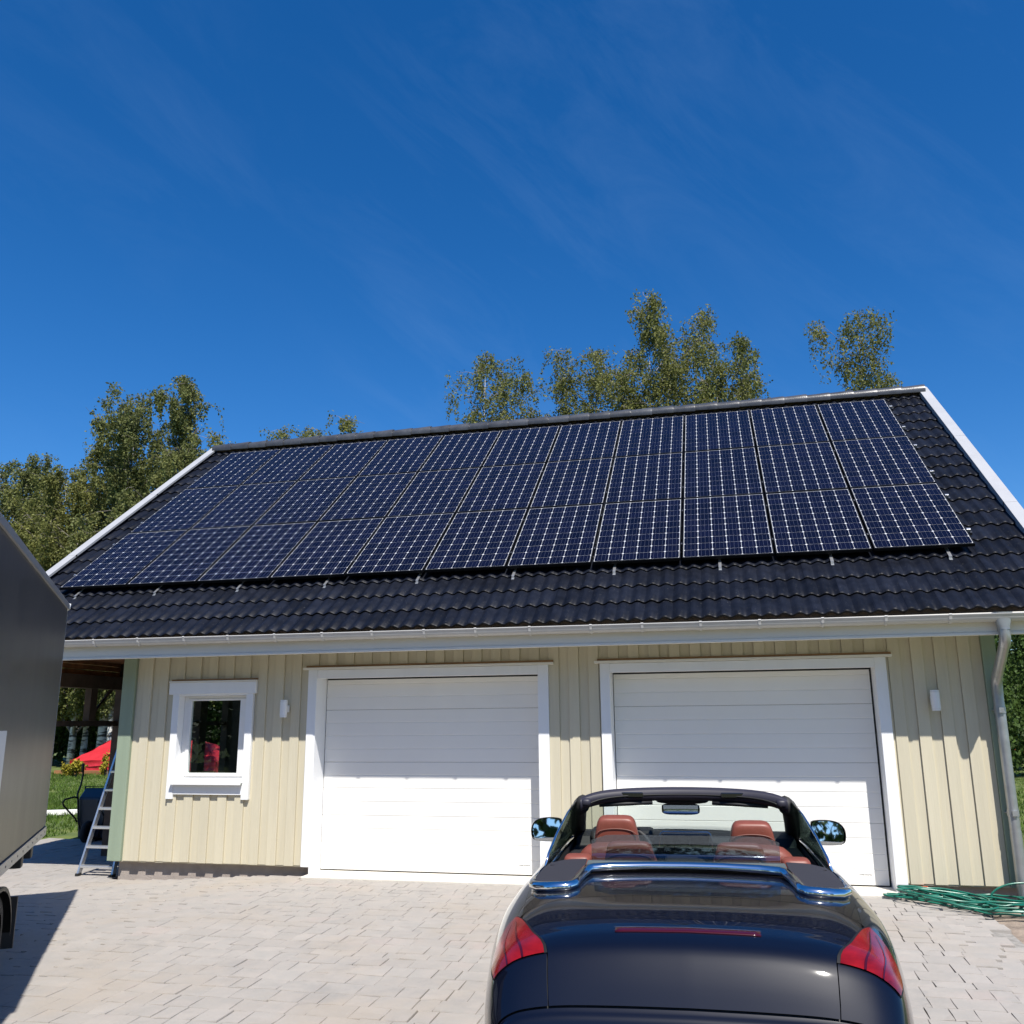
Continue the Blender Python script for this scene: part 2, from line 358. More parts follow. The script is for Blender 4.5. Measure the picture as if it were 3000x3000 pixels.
def vis(p):
    q = Vector((p[0] + .1, p[1] + .1, gz(p[0], p[1]))) - CAM; a = q.dot(right); c = q.dot(fwd); e = q.dot(up)
    if c < 1: return None
    u, v = 1500 + 2638 * a / c, 1500 - 2638 * e / c
    if not (-60 < u < 3060 and v < 3060): return None
    if 1480 < u < 2600 and v > 2600: return None                   # behind the car
    if u < 140 and v > 2400: return None                           # behind the trailer
    return c
cand = sorted([(vis(p), i) for i, p in enumerate(lay) if vis(p)])
near = set(i for _, i in cand[:300]); V = []; F = []; off = 0
for i, (x, y, s_, k) in enumerate(lay):
    z = gz(x + .1, y + .1) + rr.uniform(-.0015, .0015); tx, ty = rr.uniform(-.004, .004), .030 + rr.uniform(-.005, .005)
    if y > -.25: ty = rr.uniform(-.01, .01)
    if i in near:
        o = link('paver', ST[(s_, k)][1], drive); o.location = (x, y, z); o.rotation_euler = (ty, tx, 0)
    else:
        me = ST[(s_, k)][0]
        V += [(x + p[0], y + p[1], z + p[2] + p[1] * ty - p[0] * tx) for p in me.v]
        F += [tuple(j + off for j in f) for f in me.f]; off += len(me.v)
m = MB(); m.v = V; m.f = F; m.m = [0] * len(F)
o = m.build('paver_field', 'paver', drive, fix=False); o['kind'] = 'stuff'
# bare strip of soil along the right edge of the paving
b = MB(); b.grid([[(x, y, gz(x, y) - .025 + random.uniform(-.012, .012)) for x in np.linspace(X1 + .005, 12.7, 14)] for y in np.linspace(-14, 1.5, 60)])
tag(b.build('soil_strip', 'soil', smooth=True), kind='structure')

# ------------------------------------------------------------------ the garage
G = thing('garage', 'beige double garage with black tiled roof and two white doors', 'garage', (0, 0, 0))
def part(name, m, parent=None, bevel=0, smooth=False, auto=None): 
    return m if False else None
XL, XR = 1.345, 11.10
TF = -.045                                                          # face of the white trims
REC = .235
D1 = (3.914, 6.515); D2 = (7.304, 9.979); ZO = 2.0945
T1 = (3.804, 6.635); T2 = (7.200, 10.089)
WX = (2.11, 3.075); WZ = (.83, 1.945)                               # window hole
# front wall behind the cladding, with its openings
b = MB(); y0, y1 = .004, .16
b.box(1.36, WX[0], y0, y1, .04, 2.62); b.box(WX[0], WX[1], y0, y1, .04, WZ[0]); b.box(WX[0], WX[1], y0, y1, WZ[1], 2.62); b.box(WX[1], D1[0] - .03, y0, y1, .04, 2.62)
b.box(D1[0] - .03, D1[1] + .03, y0, y1, ZO + .03, 2.62); b.box(D1[1] + .03, D2[0] - .03, y0, y1, .04, 2.62); b.box(D2[0] - .03, D2[1] + .03, y0, y1, ZO + .03, 2.62); b.box(D2[1] + .03, XR - .02, y0, y1, .04, 2.62)
b.build('wall', 'beige', G)
# rear wall, gable walls and the partition to the open bay
b = MB(); b.box(3.78, 11.05, 9.0, 9.15, -.1, 2.6); b.build('rear_wall', 'beige', G)
b = MB(); b.prism([(11.0, .17, -.05), (11.0, 8.99, -.05), (11.0, 8.99, 2.6), (11.0, 4.58, 6.35), (11.0, .17, 2.75)], (.09, 0, 0)); b.build('gable_wall', 'beige', G)
b = MB(); b.prism([(3.78, .17, -.05), (3.78, 8.99, -.05), (3.78, 8.99, 2.6), (3.78, 4.58, 6.3), (3.78, .17, 2.75)], (.08, 0, 0)); b.build('partition_wall', 'dark_wood', G)
# cladding: board on board, each its own piece
zb = .052
def spans(x0, x1):
    # z spans of a board between x0 and x1 that are not cut by an opening
    for (a, c, lo, hi) in ((2.06, 3.12, .80, 2.02), (T1[0], T1[1], -1, 2.20), (T2[0], T2[1], -1, 2.20)):
        if x0 < c and x1 > a:
            if x0 < a - .012 or x1 > c + .012: yield ('cut', a, c, lo, hi)
            else: yield ('in', a, c, lo, hi)
            return
    yield ('free', 0, 0, 0, 0)
def board(x0, x1, yf, z0, z1):
    dz = random.uniform(-.004, .004) if z0 < .2 else 0
    m = MB().box(x0, x1, yf + random.uniform(-.0015, .0015), .003, z0 + dz, z1); m.build('board', 'beige', G, bevel=.003)
def lay_board(x0, x1, yf):
    for (k, a, c, lo, hi) in spans(x0, x1):
        if k == 'free': board(x0, x1, yf, zb, 2.60)
        elif k == 'in':
            board(x0, x1, yf, hi, 2.60)
            if lo > 0: board(x0, x1, yf, zb, lo)
        else:
            for (p, q) in ((x0, a), (c, x1)):
                if q - p > .012: board(p, q, yf, zb, 2.60)
            p, q = max(x0, a), min(x1, c); board(p, q, yf, hi, 2.60)
            if lo > 0: board(p, q, yf, zb, lo)
PT = .2175
for i in range(-1, 45):
    c = 1.69 + PT * i
    x0, x1 = max(c - .056, 1.522), min(c + .056, 10.985)
    if x1 - x0 > .01: lay_board(x0, x1, -.026)
    x0, x1 = max(c + .0565, 1.522), min(c + PT - .0565, 10.985)
    if x1 - x0 > .01: lay_board(x0, x1, -.004)
MB().box(XL, 1.520, -.038, .17, .05, 2.60).build('corner_board', 'sage', G, bevel=.003)
MB().box(10.987, 11.115, -.038, .20, .045, 2.60).build('corner_board', 'sage', G, bevel=.003)
# plinth
b = MB(); b.box(1.44, D1[0] - .02, .068, .2, -.35, .055); b.build('plinth', 'plinth', G)
b = MB(); b.box(D1[1] + .02, D2[0] - .02, .068, .2, -.3, .055); b.build('plinth', 'plinth', G)
b = MB(); b.box(D2[1] + .02, 11.07, .068, .2, -.4, .055); b.build('plinth', 'plinth', G)
b = MB(); b.box(D1[0] - .01, D1[1] + .01, -.24, .5, -.3, -.022); b.build('threshold', 'threshold', G, bevel=.008)
b = MB(); b.box(D2[0] - .01, D2[1] + .01, -.24, .5, -.3, -.022); b.build('threshold', 'threshold', G, bevel=.008)
# garage doors
def garage_door(a, c, t0, t1, lab):
    d = link('garage_door', None, G); d.location = (a, REC, 0); d['label'] = lab
    w = c - a; zs = [-.012, .572, 1.156, 1.742, ZO - .004]
    for i in range(4):
        # one insulated section: four flat ribs with shallow V grooves, front face only is shaped
        z0, z1 = zs[i] + .0012, zs[i + 1] - .0012; m = MB(); nr = 4 if i < 3 else 2; h = .1465
        prof = [(0, .006)] ; prof = [(.006, z0)]
        prof = [(.005, z0), (.0, z0 + .004)]
        zz = z0
        for k in range(1, nr + 1):
            g = z0 + k * h
            if g < z1 - .03: prof += [(.0, g - .006), (.0048, g - .001), (.0, g + .008)]
        prof += [(.0, z1 - .004), (.005, z1)]
        pts = [(.006, y_, z_) for y_, z_ in prof] + [(.006, .04, z1), (.006, .04, z0)]
        m.prism(pts, (w - .012 - (.012 if i >= 0 else 0), 0, 0)); m.build('door_section', 'door_white', d)
    MB().box(.006, w - .018, .002, .038, -.048, -.016).build('bottom_seal', 'rubber', d)
    MB().box(w - .016, w - .002, .012, .05, -.03, ZO - .005).build('side_seal', 'rubber', d)
    MB().box(.0, .0045, .012, .05, -.03, ZO - .005).build('side_seal', 'rubber', d)
    MB().box(.0, w, .015, .05, ZO - .0035, ZO + .012).build('top_seal', 'rubber', d)
    MB().box(.0, w, .05, .09, -.05, ZO + .02).build('backing', 'rubber', d)
    # lettering near the lower right corner
    for k, (tx, xx) in enumerate((('Lindab', w - .272), ('Doorline', w - .218))):
        cu = bpy.data.curves.new('lettering', 'FONT'); cu.body = tx; cu.size = .0185; cu.extrude = .0004
        t_ = bpy.data.objects.new('t', cu); COL.objects.link(t_); bpy.context.view_layer.update()
        me = bpy.data.meshes.new_from_object(t_); bpy.data.objects.remove(t_); me.materials.clear(); me.materials.append(MT['rubber'])
        o = link('lettering', me, d); o.location = (xx - .02, -.0012, .082); o.rotation_euler = (R(90), 0, 0)
    # white reveals, casing boards, drip board
    y0 = TF - REC
    tr = 'trim_paint'
    MB().box(t0 - a, -.001, y0, y0 + .042, .045, ZO + .10).build('casing', tr, d, bevel=.003)
    MB().box(w + .001, t1 - a, y0, y0 + .042, .045, ZO + .10).build('casing', tr, d, bevel=.003)
    MB().box(-.0005, w + .0005, y0 + .003, y0 + .042, ZO + .002, ZO + .098).build('head_casing', tr, d, bevel=.003)
    MB().box(-.030, -.002, y0 + .043, .045, -.03, ZO + .03).build('reveal', tr, d)
    MB().box(w + .002, w + .030, y0 + .043, .045, -.03, ZO + .03).build('reveal', tr, d)
    MB().box(-.0015, w + .0015, y0 + .043, .012, ZO + .0125, ZO + .029).build('head_reveal', tr, d)
    MB().hexa([(-.013, y0 + .006, -.045), (-.002, y0 + .006, -.045), (-.002, y0 + .042, -.045), (-.013, y0 + .042, -.045), (-.013, y0 + .002, .045), (-.002, y0 + .002, .045), (-.002, y0 + .042, .045), (-.013, y0 + .042, .045)]).build('reveal_foot', tr, d)
    MB().hexa([(w + .002, y0 + .03, -.06), (w + .013, y0 + .03, -.06), (w + .013, y0 + .042, -.06), (w + .002, y0 + .042, -.06), (w + .002, y0 + .002, .045), (w + .013, y0 + .002, .045), (w + .013, y0 + .042, .045), (w + .002, y0 + .042, .045)]).build('reveal_foot', tr, d)
    e0, e1 = t0 - a - .055, t1 - a + .06
    MB().box(e0, e1, y0 - .035, y0 + .04, ZO + .101, ZO + .126).build('drip_board', 'soffit_white', d, bevel=.003)
    MB().box(e0 + .03, e1 - .005, y0 - .008, y0 + .04, ZO + .128, ZO + .150).build('wood_strip', 'raw_wood', d)
    return d
garage_door(*D1, *T1, 'white sectional garage door on the left, beside the window')
garage_door(*D2, *T2, 'white sectional garage door on the right, behind the parked car')
# window
w = link('window', None, G); w.location = (0, 0, 0); w['label'] = 'small white framed window left of the garage doors'
MB().box(2.010, 3.158, -.075, -.003, 2.078, 2.098).build('drip_board', 'soffit_white', w, bevel=.002)
MB().box(2.035, 3.155, -.055, -.0045, 2.100, 2.118).build('wood_strip', 'raw_wood', w)
MB().box(2.012, 3.152, -.062, -.003, 1.942, 2.077).build('head_casing', 'trim_paint', w, bevel=.003)
MB().box(2.062, 2.150, -.052, -.003, .748, 1.941).build('casing', 'trim_paint', w, bevel=.003)
MB().box(3.030, 3.118, -.052, -.003, .748, 1.941).build('casing', 'trim_paint', w, bevel=.003)
MB().box(2.151, 3.029, -.046, -.003, .800, .905).build('apron', 'trim_paint', w, bevel=.003)
MB().prism([(2.128, -.105, .938), (2.128, -.105, .912), (2.128, -.098, .912), (2.128, -.098, .930), (2.128, .07, .965), (2.128, .07, .972)], (.92, 0, 0)).build('sill', 'white_paint', w)
m = MB(); m.box(2.132, 2.1485, -.04, .16, .93, 1.94); m.box(3.0315, 3.048, -.04, .16, .93, 1.94); m.box(2.15, 3.03, -.04, .16, 1.925, 1.9415); m.build('reveal', 'trim_paint', w)
m = MB(); m.box(2.1495, 2.205, .07, .15, .972, 1.924); m.box(2.975, 3.0305, .07, .15, .972, 1.924); m.box(2.206, 2.974, .07, .15, 1.893, 1.924); m.box(2.206, 2.974, .07, .15, .972, .996); m.build('frame', 'white_paint', w, bevel=.003)
m = MB(); m.box(2.208, 2.250, .055, .11, .999, 1.890); m.box(2.898, 2.972, .055, .11, .999, 1.890); m.box(2.251, 2.897, .056, .11, 1.868, 1.890); m.box(2.251, 2.897, .056, .11, .999, 1.036); m.build('sash', 'white_paint', w, bevel=.003)
MB().box(2.249, 2.899, .078, .084, 1.034, 1.870).build('pane', 'window_glass', w)
MB().box(2.249, 2.899, .098, .102, 1.034, 1.870).build('pane', 'window_glass', w)

# ------------------------------------------------------------------ roof
TH = .6541; CT, SN = math.cos(TH), math.sin(TH); YP, ZP = .295, 3.3609
def RP(x, s, h): return (x, YP + s * CT - h * SN, ZP + s * SN + h * CT)
roof = link('roof', None, G); roof.location = RP(0, 0, 0); roof.rotation_euler = (TH, 0, 0)
HC = -.085                                                          # tile crests below the panel plane
b = MB(); b.box(-.50, 11.70, -.98, 5.42, HC - .10, HC - .062); b.build('roof_deck', 'dark_wood', roof)
b = MB()
b.prism([RP(-.50, 5.41, HC - .02), (-.50, 9.75, 2.62), (-.50, 9.75, 2.58), RP(-.50, 5.36, HC - .06)], (12.2, 0, 0)); b.build('rear_slope', 'tile', G)
TW = .294; EX = .352
# one concrete tile with two rolls
PR = []
for i in range(15):
    u = i / 14; x = u * (TW + .012); ph = (x / TW * 2) % 1.0
    c = .5 - .5 * math.cos(2 * math.pi * ((x / TW * 2 + .30)))
    PR.append((x, .006 + .030 * (c ** .8)))
def tile_mesh():
    m = MB(); ln = EX + .045; th = .020
    rows = []
    for (s, dh) in ((0, 0), (.012, .004), (ln * .5, -.010), (ln, -.024)):
        rows.append([(x, s, z - .036 + dh - (.004 if s == 0 else 0)) for x, z in PR])
    m.grid(rows); m.mi = 1
    nose = [[(x, .0005, z - .036 - th - .004) for x, z in PR], rows[0]]; m.grid(nose)
    me = m.mesh('tile', ['tile', 'tile_edge'], True)
    bm = bmesh.new(); bm.from_mesh(me); bmesh.ops.remove_doubles(bm, verts=bm.verts, dist=1e-5)
    for e in bm.edges: e.smooth = not (len(e.link_faces) == 2 and e.calc_face_angle(0) > R(35))
    bm.to_mesh(me); bm.free(); return me, m
TM, TMB = tile_mesh()
NCOL = 42; XT0 = 11.735 - NCOL * TW; S0 = -1.10
tv, tf, tm_, off = [], [], [], 0
for r in range(19):
    for c in range(NCOL):
        x = XT0 + c * TW; s = S0 + r * EX
        hidden = (s > .02 and x > .1 and x + TW < 11.2)          # under the panels or a thin far line above them
        dh = random.uniform(-.0025, .0025); da = random.uniform(-.003, .003)
        if not hidden:
            o = link('tile', TM, roof); o.location = (x, s + random.uniform(-.002, .002), HC + dh); o.rotation_euler = (da, da, da * .6)
        else:
            tv += [(x + p[0], s + p[1], HC + p[2] + dh) for p in TMB.v]; tf += [tuple(j + off for j in f) for f in TMB.f]; tm_ += TMB.m; off += len(TMB.v)
m = MB(); m.v, m.f, m.m = tv, tf, tm_
o = m.build('tile_field', ['tile', 'tile_edge'], roof, smooth=True, fix=False); o['kind'] = 'stuff'
# ridge caps
rz = RP(0, 5.44, 0); ry, rzz = rz[1] + .03, rz[2] - .035
cm = MB(); ln = .395
P = []
for (x, ro) in ((0, .126), (.03, .128), (ln * .5, .114), (ln, .102)):
    row = []
    for k in range(11):
        a = R(-22 + 224 * k / 10); row.append((x, -ro * math.cos(a) * 1.02, ro * math.sin(a) * .9 - .045))
    P.append(row)
cm.grid(P); cm.grid([[(0, p[1] * .8, p[2] * .8 - .006) for p in P[0]], P[0]])
CM = cm.mesh('ridge_cap', 'ridge', True)
x = 11.80
k = 0
while x > -.40:
    o = link('ridge_cap', CM, G); o.location = (x, ry, rzz + .004 * (k % 2)); o.rotation_euler = (0, R(-1.3), R(180)); x -= .352; k += 1
MB().box(-.5, 11.7, ry - .02, ry + .02, rzz - .12, rzz - .0).build('ridge_board', 'dark_wood', G)
# verge caps (pale metal) with barge boards below
for (xa, xb) in ((-.655, -.515), (11.722, 11.862)):
    sgn = 1 if xa > 0 else -1
    m = MB(); s0, s1 = -1.12, 5.50
    # in three lapped lengths
    for j in range(3):
        a0, a1 = s0 + (s1 - s0) * j / 3, s0 + (s1 - s0) * (j + 1) / 3 + .03; h = .002 * j
        pr = [(xa, -.045 + h), (xb, -.045 + h), (xb, -.075 + h), (xb - .004, -.075 + h), (xb - .004, -.049 + h), (xa + .004, -.049 + h), (xa + .004, -.12 + h), (xa, -.12 + h)]
        mm = MB(); mm.prism([(p, a0, q) for p, q in pr], (0, a1 - a0, 0)); mm.build('verge_cap', 'verge', roof)
    xo = xb - .035 if sgn > 0 else xa + .008
    MB().prism([(xo, -1.06, -.078), (xo, 5.47, -.078), (xo, 5.47 - .12, -.26), (xo, -.93, -.26)], (.026, 0, 0)).build('barge_board', 'verge', roof)
    # rear barge board
    MB().prism([(xo, ry, rzz - .05), (xo, 9.8, 2.62), (xo, 9.8, 2.42), (xo, ry, rzz - .30)], (.026, 0, 0)).build('barge_board', 'verge', G)
# eaves: fascia, soffit, gutter
MB().box(-.50, 11.70, -.462, -.440, 2.45, 2.622).build('eave_closer', 'dark_wood', G)
MB().box(-.62, 11.83, -.535, -.508, 2.372, 2.555).build('fascia_board', 'fascia', G, bevel=.003)
MB().box(-.62, 11.83, -.545, -.49, 2.345, 2.371).build('eave_strip', 'soffit_white', G, bevel=.003)
MB().box(1.33, 11.12, -.489, .0025, 2.43, 2.445).build('soffit', 'soffit_white', G)
def gut_z(x): return 2.560 - .0030 * (x - .7)
gu = link('gutter', None, G); gu.location = (0, -.598, 0)
gm = MB(); r_ = .062
rowsP = []
for x in np.linspace(-.60, 11.86, 14):
    row = [(x, -r_ - .004, gut_z(x) + .004), (x, -r_ - .011, gut_z(x) + .001), (x, -r_ - .008, gut_z(x) - .008)] + [(x, -r_ * math.cos(a), gut_z(x) - .008 - r_ * math.sin(a)) for a in np.linspace(.12, math.pi - .05, 11)] + [(x, r_, gut_z(x) + .02)]
    rowsP.append(row)
gm.grid(rowsP); g_ = gm.build('channel', 'gutter_white', gu, smooth=True, auto=40)
sm_ = g_.modifiers.new('s', 'SOLIDIFY'); sm_.thickness = .003
for xe in (-.598, 11.858):
    MB().prism([(xe, r_ * math.cos(a), gut_z(xe) - .008 - r_ * math.sin(a)) for a in np.linspace(0, math.pi, 10)], (.004, 0, 0)).build('end_cap', 'gutter_white', gu)
for xb in [-.4, .2, .78, 1.367, 1.949, 2.544, 3.098, 3.672, 4.241, 4.821, 5.414, 5.982, 6.565, 7.204, 7.726, 8.303, 8.872, 9.46, 10.034, 10.6, 11.5]:
    m = MB(); q = gut_z(xb); rr_ = r_ + .006
    ring = [(-rr_ - .006, .012), (-rr_ - .012, .004), (-rr_ - .004, -.010)] + [(-rr_ * math.cos(a), -.010 - rr_ * math.sin(a)) for a in np.linspace(.2, 1.75, 7)]
    inn = [(y_ * .93 + .002, z_ * .93 + .001) for y_, z_ in ring][::-1]
    for i in range(len(ring) - 1):
        a, c = ring[i], ring[i + 1]; e = ring[i + 1][0] * .94, ring[i + 1][1] * .94 - .0; g = ring[i][0] * .94, ring[i][1] * .94
        m.prism([(xb - .013, a[0], q + a[1]), (xb - .013, c[0], q + c[1]), (xb - .013, e[0], q + e[1]), (xb - .013, g[0], q + g[1])], (.026, 0, 0))
    m.build('gutter_bracket', 'gutter_white', gu)
# downpipe
dp = link('downpipe', None, G); dp.location = (11.058, 0, 0)
ff = []
for (z, wx, wy, yc) in ((2.545, .088, .058, -.598), (2.50, .082, .055, -.598), (2.405, .052, .05, -.598), (2.385, .051, .051, -.598)):
    ff.append([(wx * (abs(math.cos(a)) ** .6) * (1 if math.cos(a) > 0 else -1), yc + wy * (abs(math.sin(a)) ** .7) * (1 if math.sin(a) > 0 else -1), z) for a in np.linspace(0, 2 * math.pi, 21)])
m = MB(); m.grid(ff); m.build('outlet_funnel', 'zinc', dp, smooth=True)
pth = [(0, -.598, 2.40), (0, -.598, 2.335), (0, -.592, 2.305), (0, -.575, 2.275), (0, -.545, 2.25)]
MB().tube(pth, .0500, 18).build('upper_elbow', 'zinc', dp, smooth=True, auto=40)
MB().tube([(0, -.553, 2.258), (0, -.19, 1.985)], .0475, 18).build('offset_pipe', 'zinc', dp, smooth=True, auto=40)
MB().tube([(0, -.205, 1.998), (0, -.165, 1.965), (0, -.14, 1.93), (0, -.128, 1.89), (0, -.125, 1.80)], .0500, 18).build('lower_elbow', 'zinc', dp, smooth=True, auto=40)
MB().tube([(0, -.125, 1.86), (0, -.125, .52)], .0478, 18).build('pipe', 'zinc', dp, smooth=True, auto=40)
MB().tube([(0, -.125, .56), (0, -.125, -.05)], .0505, 18).build('pipe', 'zinc', dp, smooth=True, auto=40)
MB().tube([(0, -.125, -.02), (0, -.135, -.08), (0, -.16, -.12), (0, -.20, -.16)], .054, 16).build('drain_boot', 'black_plastic', dp, smooth=True, auto=40)
for z in (1.66, .72):
    m = MB(); m.tube([(0, -.125, z - .03), (0, -.125, z + .03)], .0525, 18); m.box(-.022, .022, -.192, -.170, z - .024, z + .024); m.box(-.052, -.012, -.12, -.04, z - .006, z + .006)
    m.build('pipe_clip', 'zinc', dp)
# open bay at the left: posts, rails, side beam, ceiling boards
MB().box(.0, .10, 1.02, 1.15, 1.656, 2.084).build('stud', 'dark_wood', G, bevel=.004)
for (py, wd) in ((1.72, .11), (3.80, .2), (4.75, .42), (6.6, .12), (8.9, .12)):
    MB().box(-.01, .11, py - wd / 2, py + wd / 2, -.3, 2.45).build('post', 'dark_wood', G, bevel=.004)
MB().box(-.03, .13, .0, 9.2, 2.085, 2.26).build('side_beam', 'dark_wood', G)
MB().box(.02, .075, .2, 9.0, 1.585, 1.655).build('rail', 'dark_wood', G)
MB().prism([(.05, 1.10, 1.70), (.05, 1.10, 1.76), (.05, 1.5, 2.08), (.05, 1.43, 2.08)], (.04, 0, 0)).build('brace', 'dark_wood', G)
yb = -.44
while yb < 9.0:
    MB().box(-.5, 3.76, yb, yb + .11, 2.452 + (.0 if yb > .6 else random.uniform(-.004, .004)), 2.474).build('ceiling_board', 'brown_wood', G); yb += .128
for k in range(5):
    MB().box(.015 + .004 * (k % 2), .05, .0, 9.0, 2.263 + k * .072, 2.333 + k * .072 - .005).build('gable_board', 'brown_wood', G)
b = MB(); b.prism([(-.12, .0, 2.48), (-.12, 9.1, 2.48), (-.12, 4.58, 6.25)], (.06, 0, 0)); b.build('gable_wall', 'beige', G)

# wall lamps: white up and down lights
for (x, lab, sx) in ((3.545, 'white cylinder wall lamp between the window and left garage door', 1), (10.498, 'white cylinder wall lamp right of the right garage door', -1)):
    t = thing('wall_lamp', lab, 'wall lamp', (x, -.026, 1.76), group='wall lamps on the facade')
    m = MB(); m.tube([(0, -.085, -.098), (0, -.085, -.083)], .040, 20); m.build('end_ring', 'white_paint', t, smooth=True, auto=40)
    m = MB(); m.tube([(0, -.085, -.081), (0, -.085, .081)], .0425, 20); m.build('lamp_body', 'white_paint', t, smooth=True, auto=40)
    m = MB(); m.tube([(0, -.085, .083), (0, -.085, .098)], .040, 20); m.build('end_ring', 'white_paint', t, smooth=True, auto=40)
    m = MB(); m.box(-.02, .02, -.05, .0, -.03, .03); m.box(-.03, .03, -.012, 0, -.04, .04); m.build('bracket', 'white_paint', t)

# ------------------------------------------------------------------ solar panels
PX, PY = 1.0136, 1.6662; PW, PH = .992, 1.650; CP = .1602
c_ = .0784; ch = .0128
cell = MB(); cell.prism([(-c_ + ch, -c_, 0), (c_ - ch, -c_, 0), (c_, -c_ + ch, 0), (c_, c_ - ch, 0), (c_ - ch, c_, 0), (-c_ + ch, c_, 0), (-c_, c_ - ch, 0), (-c_, -c_ + ch, 0)], (0, 0, .0008))
cell.mi = 1
for xx in (-.045, -.0, .045): cell.box(xx - .0009, xx + .0009, -c_, c_, .0006, .0010)
CELL = cell.mesh('cell', ['cell', 'busbar'])
fr = MB(); lip = .0125
lp2 = .0195; fr.box(0, PW, 0, lp2, -.035, 0); fr.box(0, PW, PH - lp2, PH, -.035, 0); fr.box(0, lip, lp2, PH - lp2, -.035, 0); fr.box(PW - lip, PW, lp2, PH - lp2, -.035, 0)
FRAME = fr.mesh('frame', 'frame_black')
BACK = MB().box(lip, PW - lip, lip, PH - lip, -.008, -.0026).mesh('backsheet', 'backsheet')
RN = ['bottom', 'middle', 'top']
for j in range(3):
    for i in range(11):
        lab = 'solar panel in the %s row, %s from the left gable' % (RN[j], ORD[i])
        p = thing('solar_panel', lab, 'solar panel', RP(i * PX + .011, j * PY + .008, random.uniform(-.0015, .0015)), (TH + random.uniform(-.0015, .0015), random.uniform(-.0015, .0015), 0), 'solar panels on the roof')
        link('frame', FRAME, p); link('backsheet', BACK, p)
        for a in range(6):
            for c in range(10):
                o = link('cell', CELL, p); o.location = (PW / 2 + (a - 2.5) * CP, PH / 2 + (c - 4.5) * CP, -.0024)
mnt = thing('panel_mounting', 'metal rails, hooks and clamps holding the solar panels to the roof', 'mounting rails', RP(0, 0, 0), (TH, 0, 0))
for j in range(3):
    for f in (.22, .78):
        s = j * PY + f * PH; MB().box(-.06, 11 * PX + .05, s - .02, s + .02, -.072, -.0365).build('rail', 'alu_dark', mnt)
        for i in range(12):
            x = i * PX + (0 if i else .0)
            MB().box(x - .009 if i else -.012, x + .009 if i < 11 else 11 * PX + .034, s - .016, s + .016, -.03, .004).build('clamp', 'alu' if i in (0, 11) else 'alu_dark', mnt, bevel=.002)
for x in [.297, 1.47, 2.638, 3.814, 5.001, 6.175, 7.353, 8.526, 9.703, 10.878]:
    m = MB(); m.box(x - .016, x + .016, -.105, -.098, -.135, -.075); m.box(x - .016, x + .016, -.098, .34, -.081, -.075); m.box(x - .016, x + .016, -.14, -.104, -.104, -.098); m.build('roof_hook', 'alu', mnt)

# ------------------------------------------------------------------ box trailer at the left edge
tl = thing('box_trailer', 'tall dark grey box trailer at the left edge of the driveway', 'trailer', (2.365, -2.335, gz(2.4, -2.3)), (0, 0, math.atan2(-.83, .56)))
g0 = tl.location.z; zt, zb_ = 2.72 - g0, .655 - g0; LT = 4.6
m = MB(); m.box(.012, LT, -2.0, -.006, zb_ + .03, zt - .02); m.build('box', 'trailer_grey', tl, bevel=.012)
m = MB(); m.prism([(0, -.06, zt + .012), (0, .006, zt + .012), (0, .012, zt + .004), (0, .012, zt - .045), (0, -.004, zt - .045), (0, -.004, zt - .006), (0, -.06, zt - .006)], (LT, 0, 0)); m.build('roof_edge', 'trailer_edge', tl)
m = MB(); m.box(-.004, LT, -2.0, -.002, zb_ - .045, zb_ + .028); m.box(-.004, LT, -.001, .008, zb_ - .04, zb_ + .034); m.build('bottom_rail', 'trailer_edge', tl)
for i in range(16):
    m = MB(); m.tube([(.12 + i * .28, .007, zb_ - .004), (.12 + i * .28, .011, zb_ - .004)], .008, 8); m.build('rivet', 'alu_dark', tl)
m = MB(); m.tube([(.03, -.02, zt - .055), (.015, -.012, zt - .03), (.01, -.012, zt), (.03, -.03, zt + .012)], [.012, .03, .034, .015], 10); m.build('corner_cap', 'white_paint', tl, smooth=True)
m = MB(); m.box(-.002, .010, -.035, -.004, zb_, zt - .04); m.build('corner_profile', 'trailer_edge', tl)
for s in (.32, .92):
    m = MB(); m.box(s, s + .11, -.32, -.05, zb_ - .19, zb_ - .046); m.build('under_bracket', 'black_plastic', tl, bevel=.01)
m = MB(); m.box(.1, LT, -1.55, -1.45, zb_ - .16, zb_ - .046); m.box(.1, LT, -.55, -.45, zb_ - .16, zb_ - .046); m.build('chassis', 'black_plastic', tl)
for yy in (-.20, -1.98):
    for s in (2.22, 2.95):
        wz = .325
        wh = link('wheel', None, tl); wh.location = (s, yy, wz)
        ty = []
        for (y_, r_) in ((.0, .20), (.0, .27), (.02, .315), (.05, .325), (.13, .325), (.16, .315), (.18, .27), (.18, .20)):
            ty.append([(r_ * math.cos(a), y_, r_ * math.sin(a)) for a in np.linspace(0, 2 * math.pi, 29)])
        q = MB(); q.grid(ty); q.build('tyre', 'tyre', wh, smooth=True)
        rm_ = [[(r_ * math.cos(a), y_, r_ * math.sin(a)) for a in np.linspace(0, 2 * math.pi, 29)] for (y_, r_) in ((.17, .205), (.14, .19), (.13, .10), (.15, .07), (.165, .03), (.165, .001))]
        q = MB(); q.grid(rm_); q.build('rim', 'trailer_edge', wh, smooth=True)
for s in (2.22,):
    P = [[(s + .365 + .43 * math.cos(a) * (1.75 if True else 1), y_, .30 + .43 * math.sin(a)) for a in np.linspace(.05, math.pi - .05, 17)] for y_ in (-.24, .02)]
    P = [P[0], P[1], [(p[0], p[1], p[2] - .03) for p in P[1]]]
    q = MB(); q.grid(P); q.build('mudguard', 'black_plastic', tl, smooth=True)
m = MB(); m.box(1.42, 1.46, -.24, .0, .14, .50); m.build('mud_flap', 'rubber', tl)
m = MB(); m.box(2.93, 4.35, -.004, .001, .93 - g0, 1.55 - g0); m.build('poster', 'poster', tl)
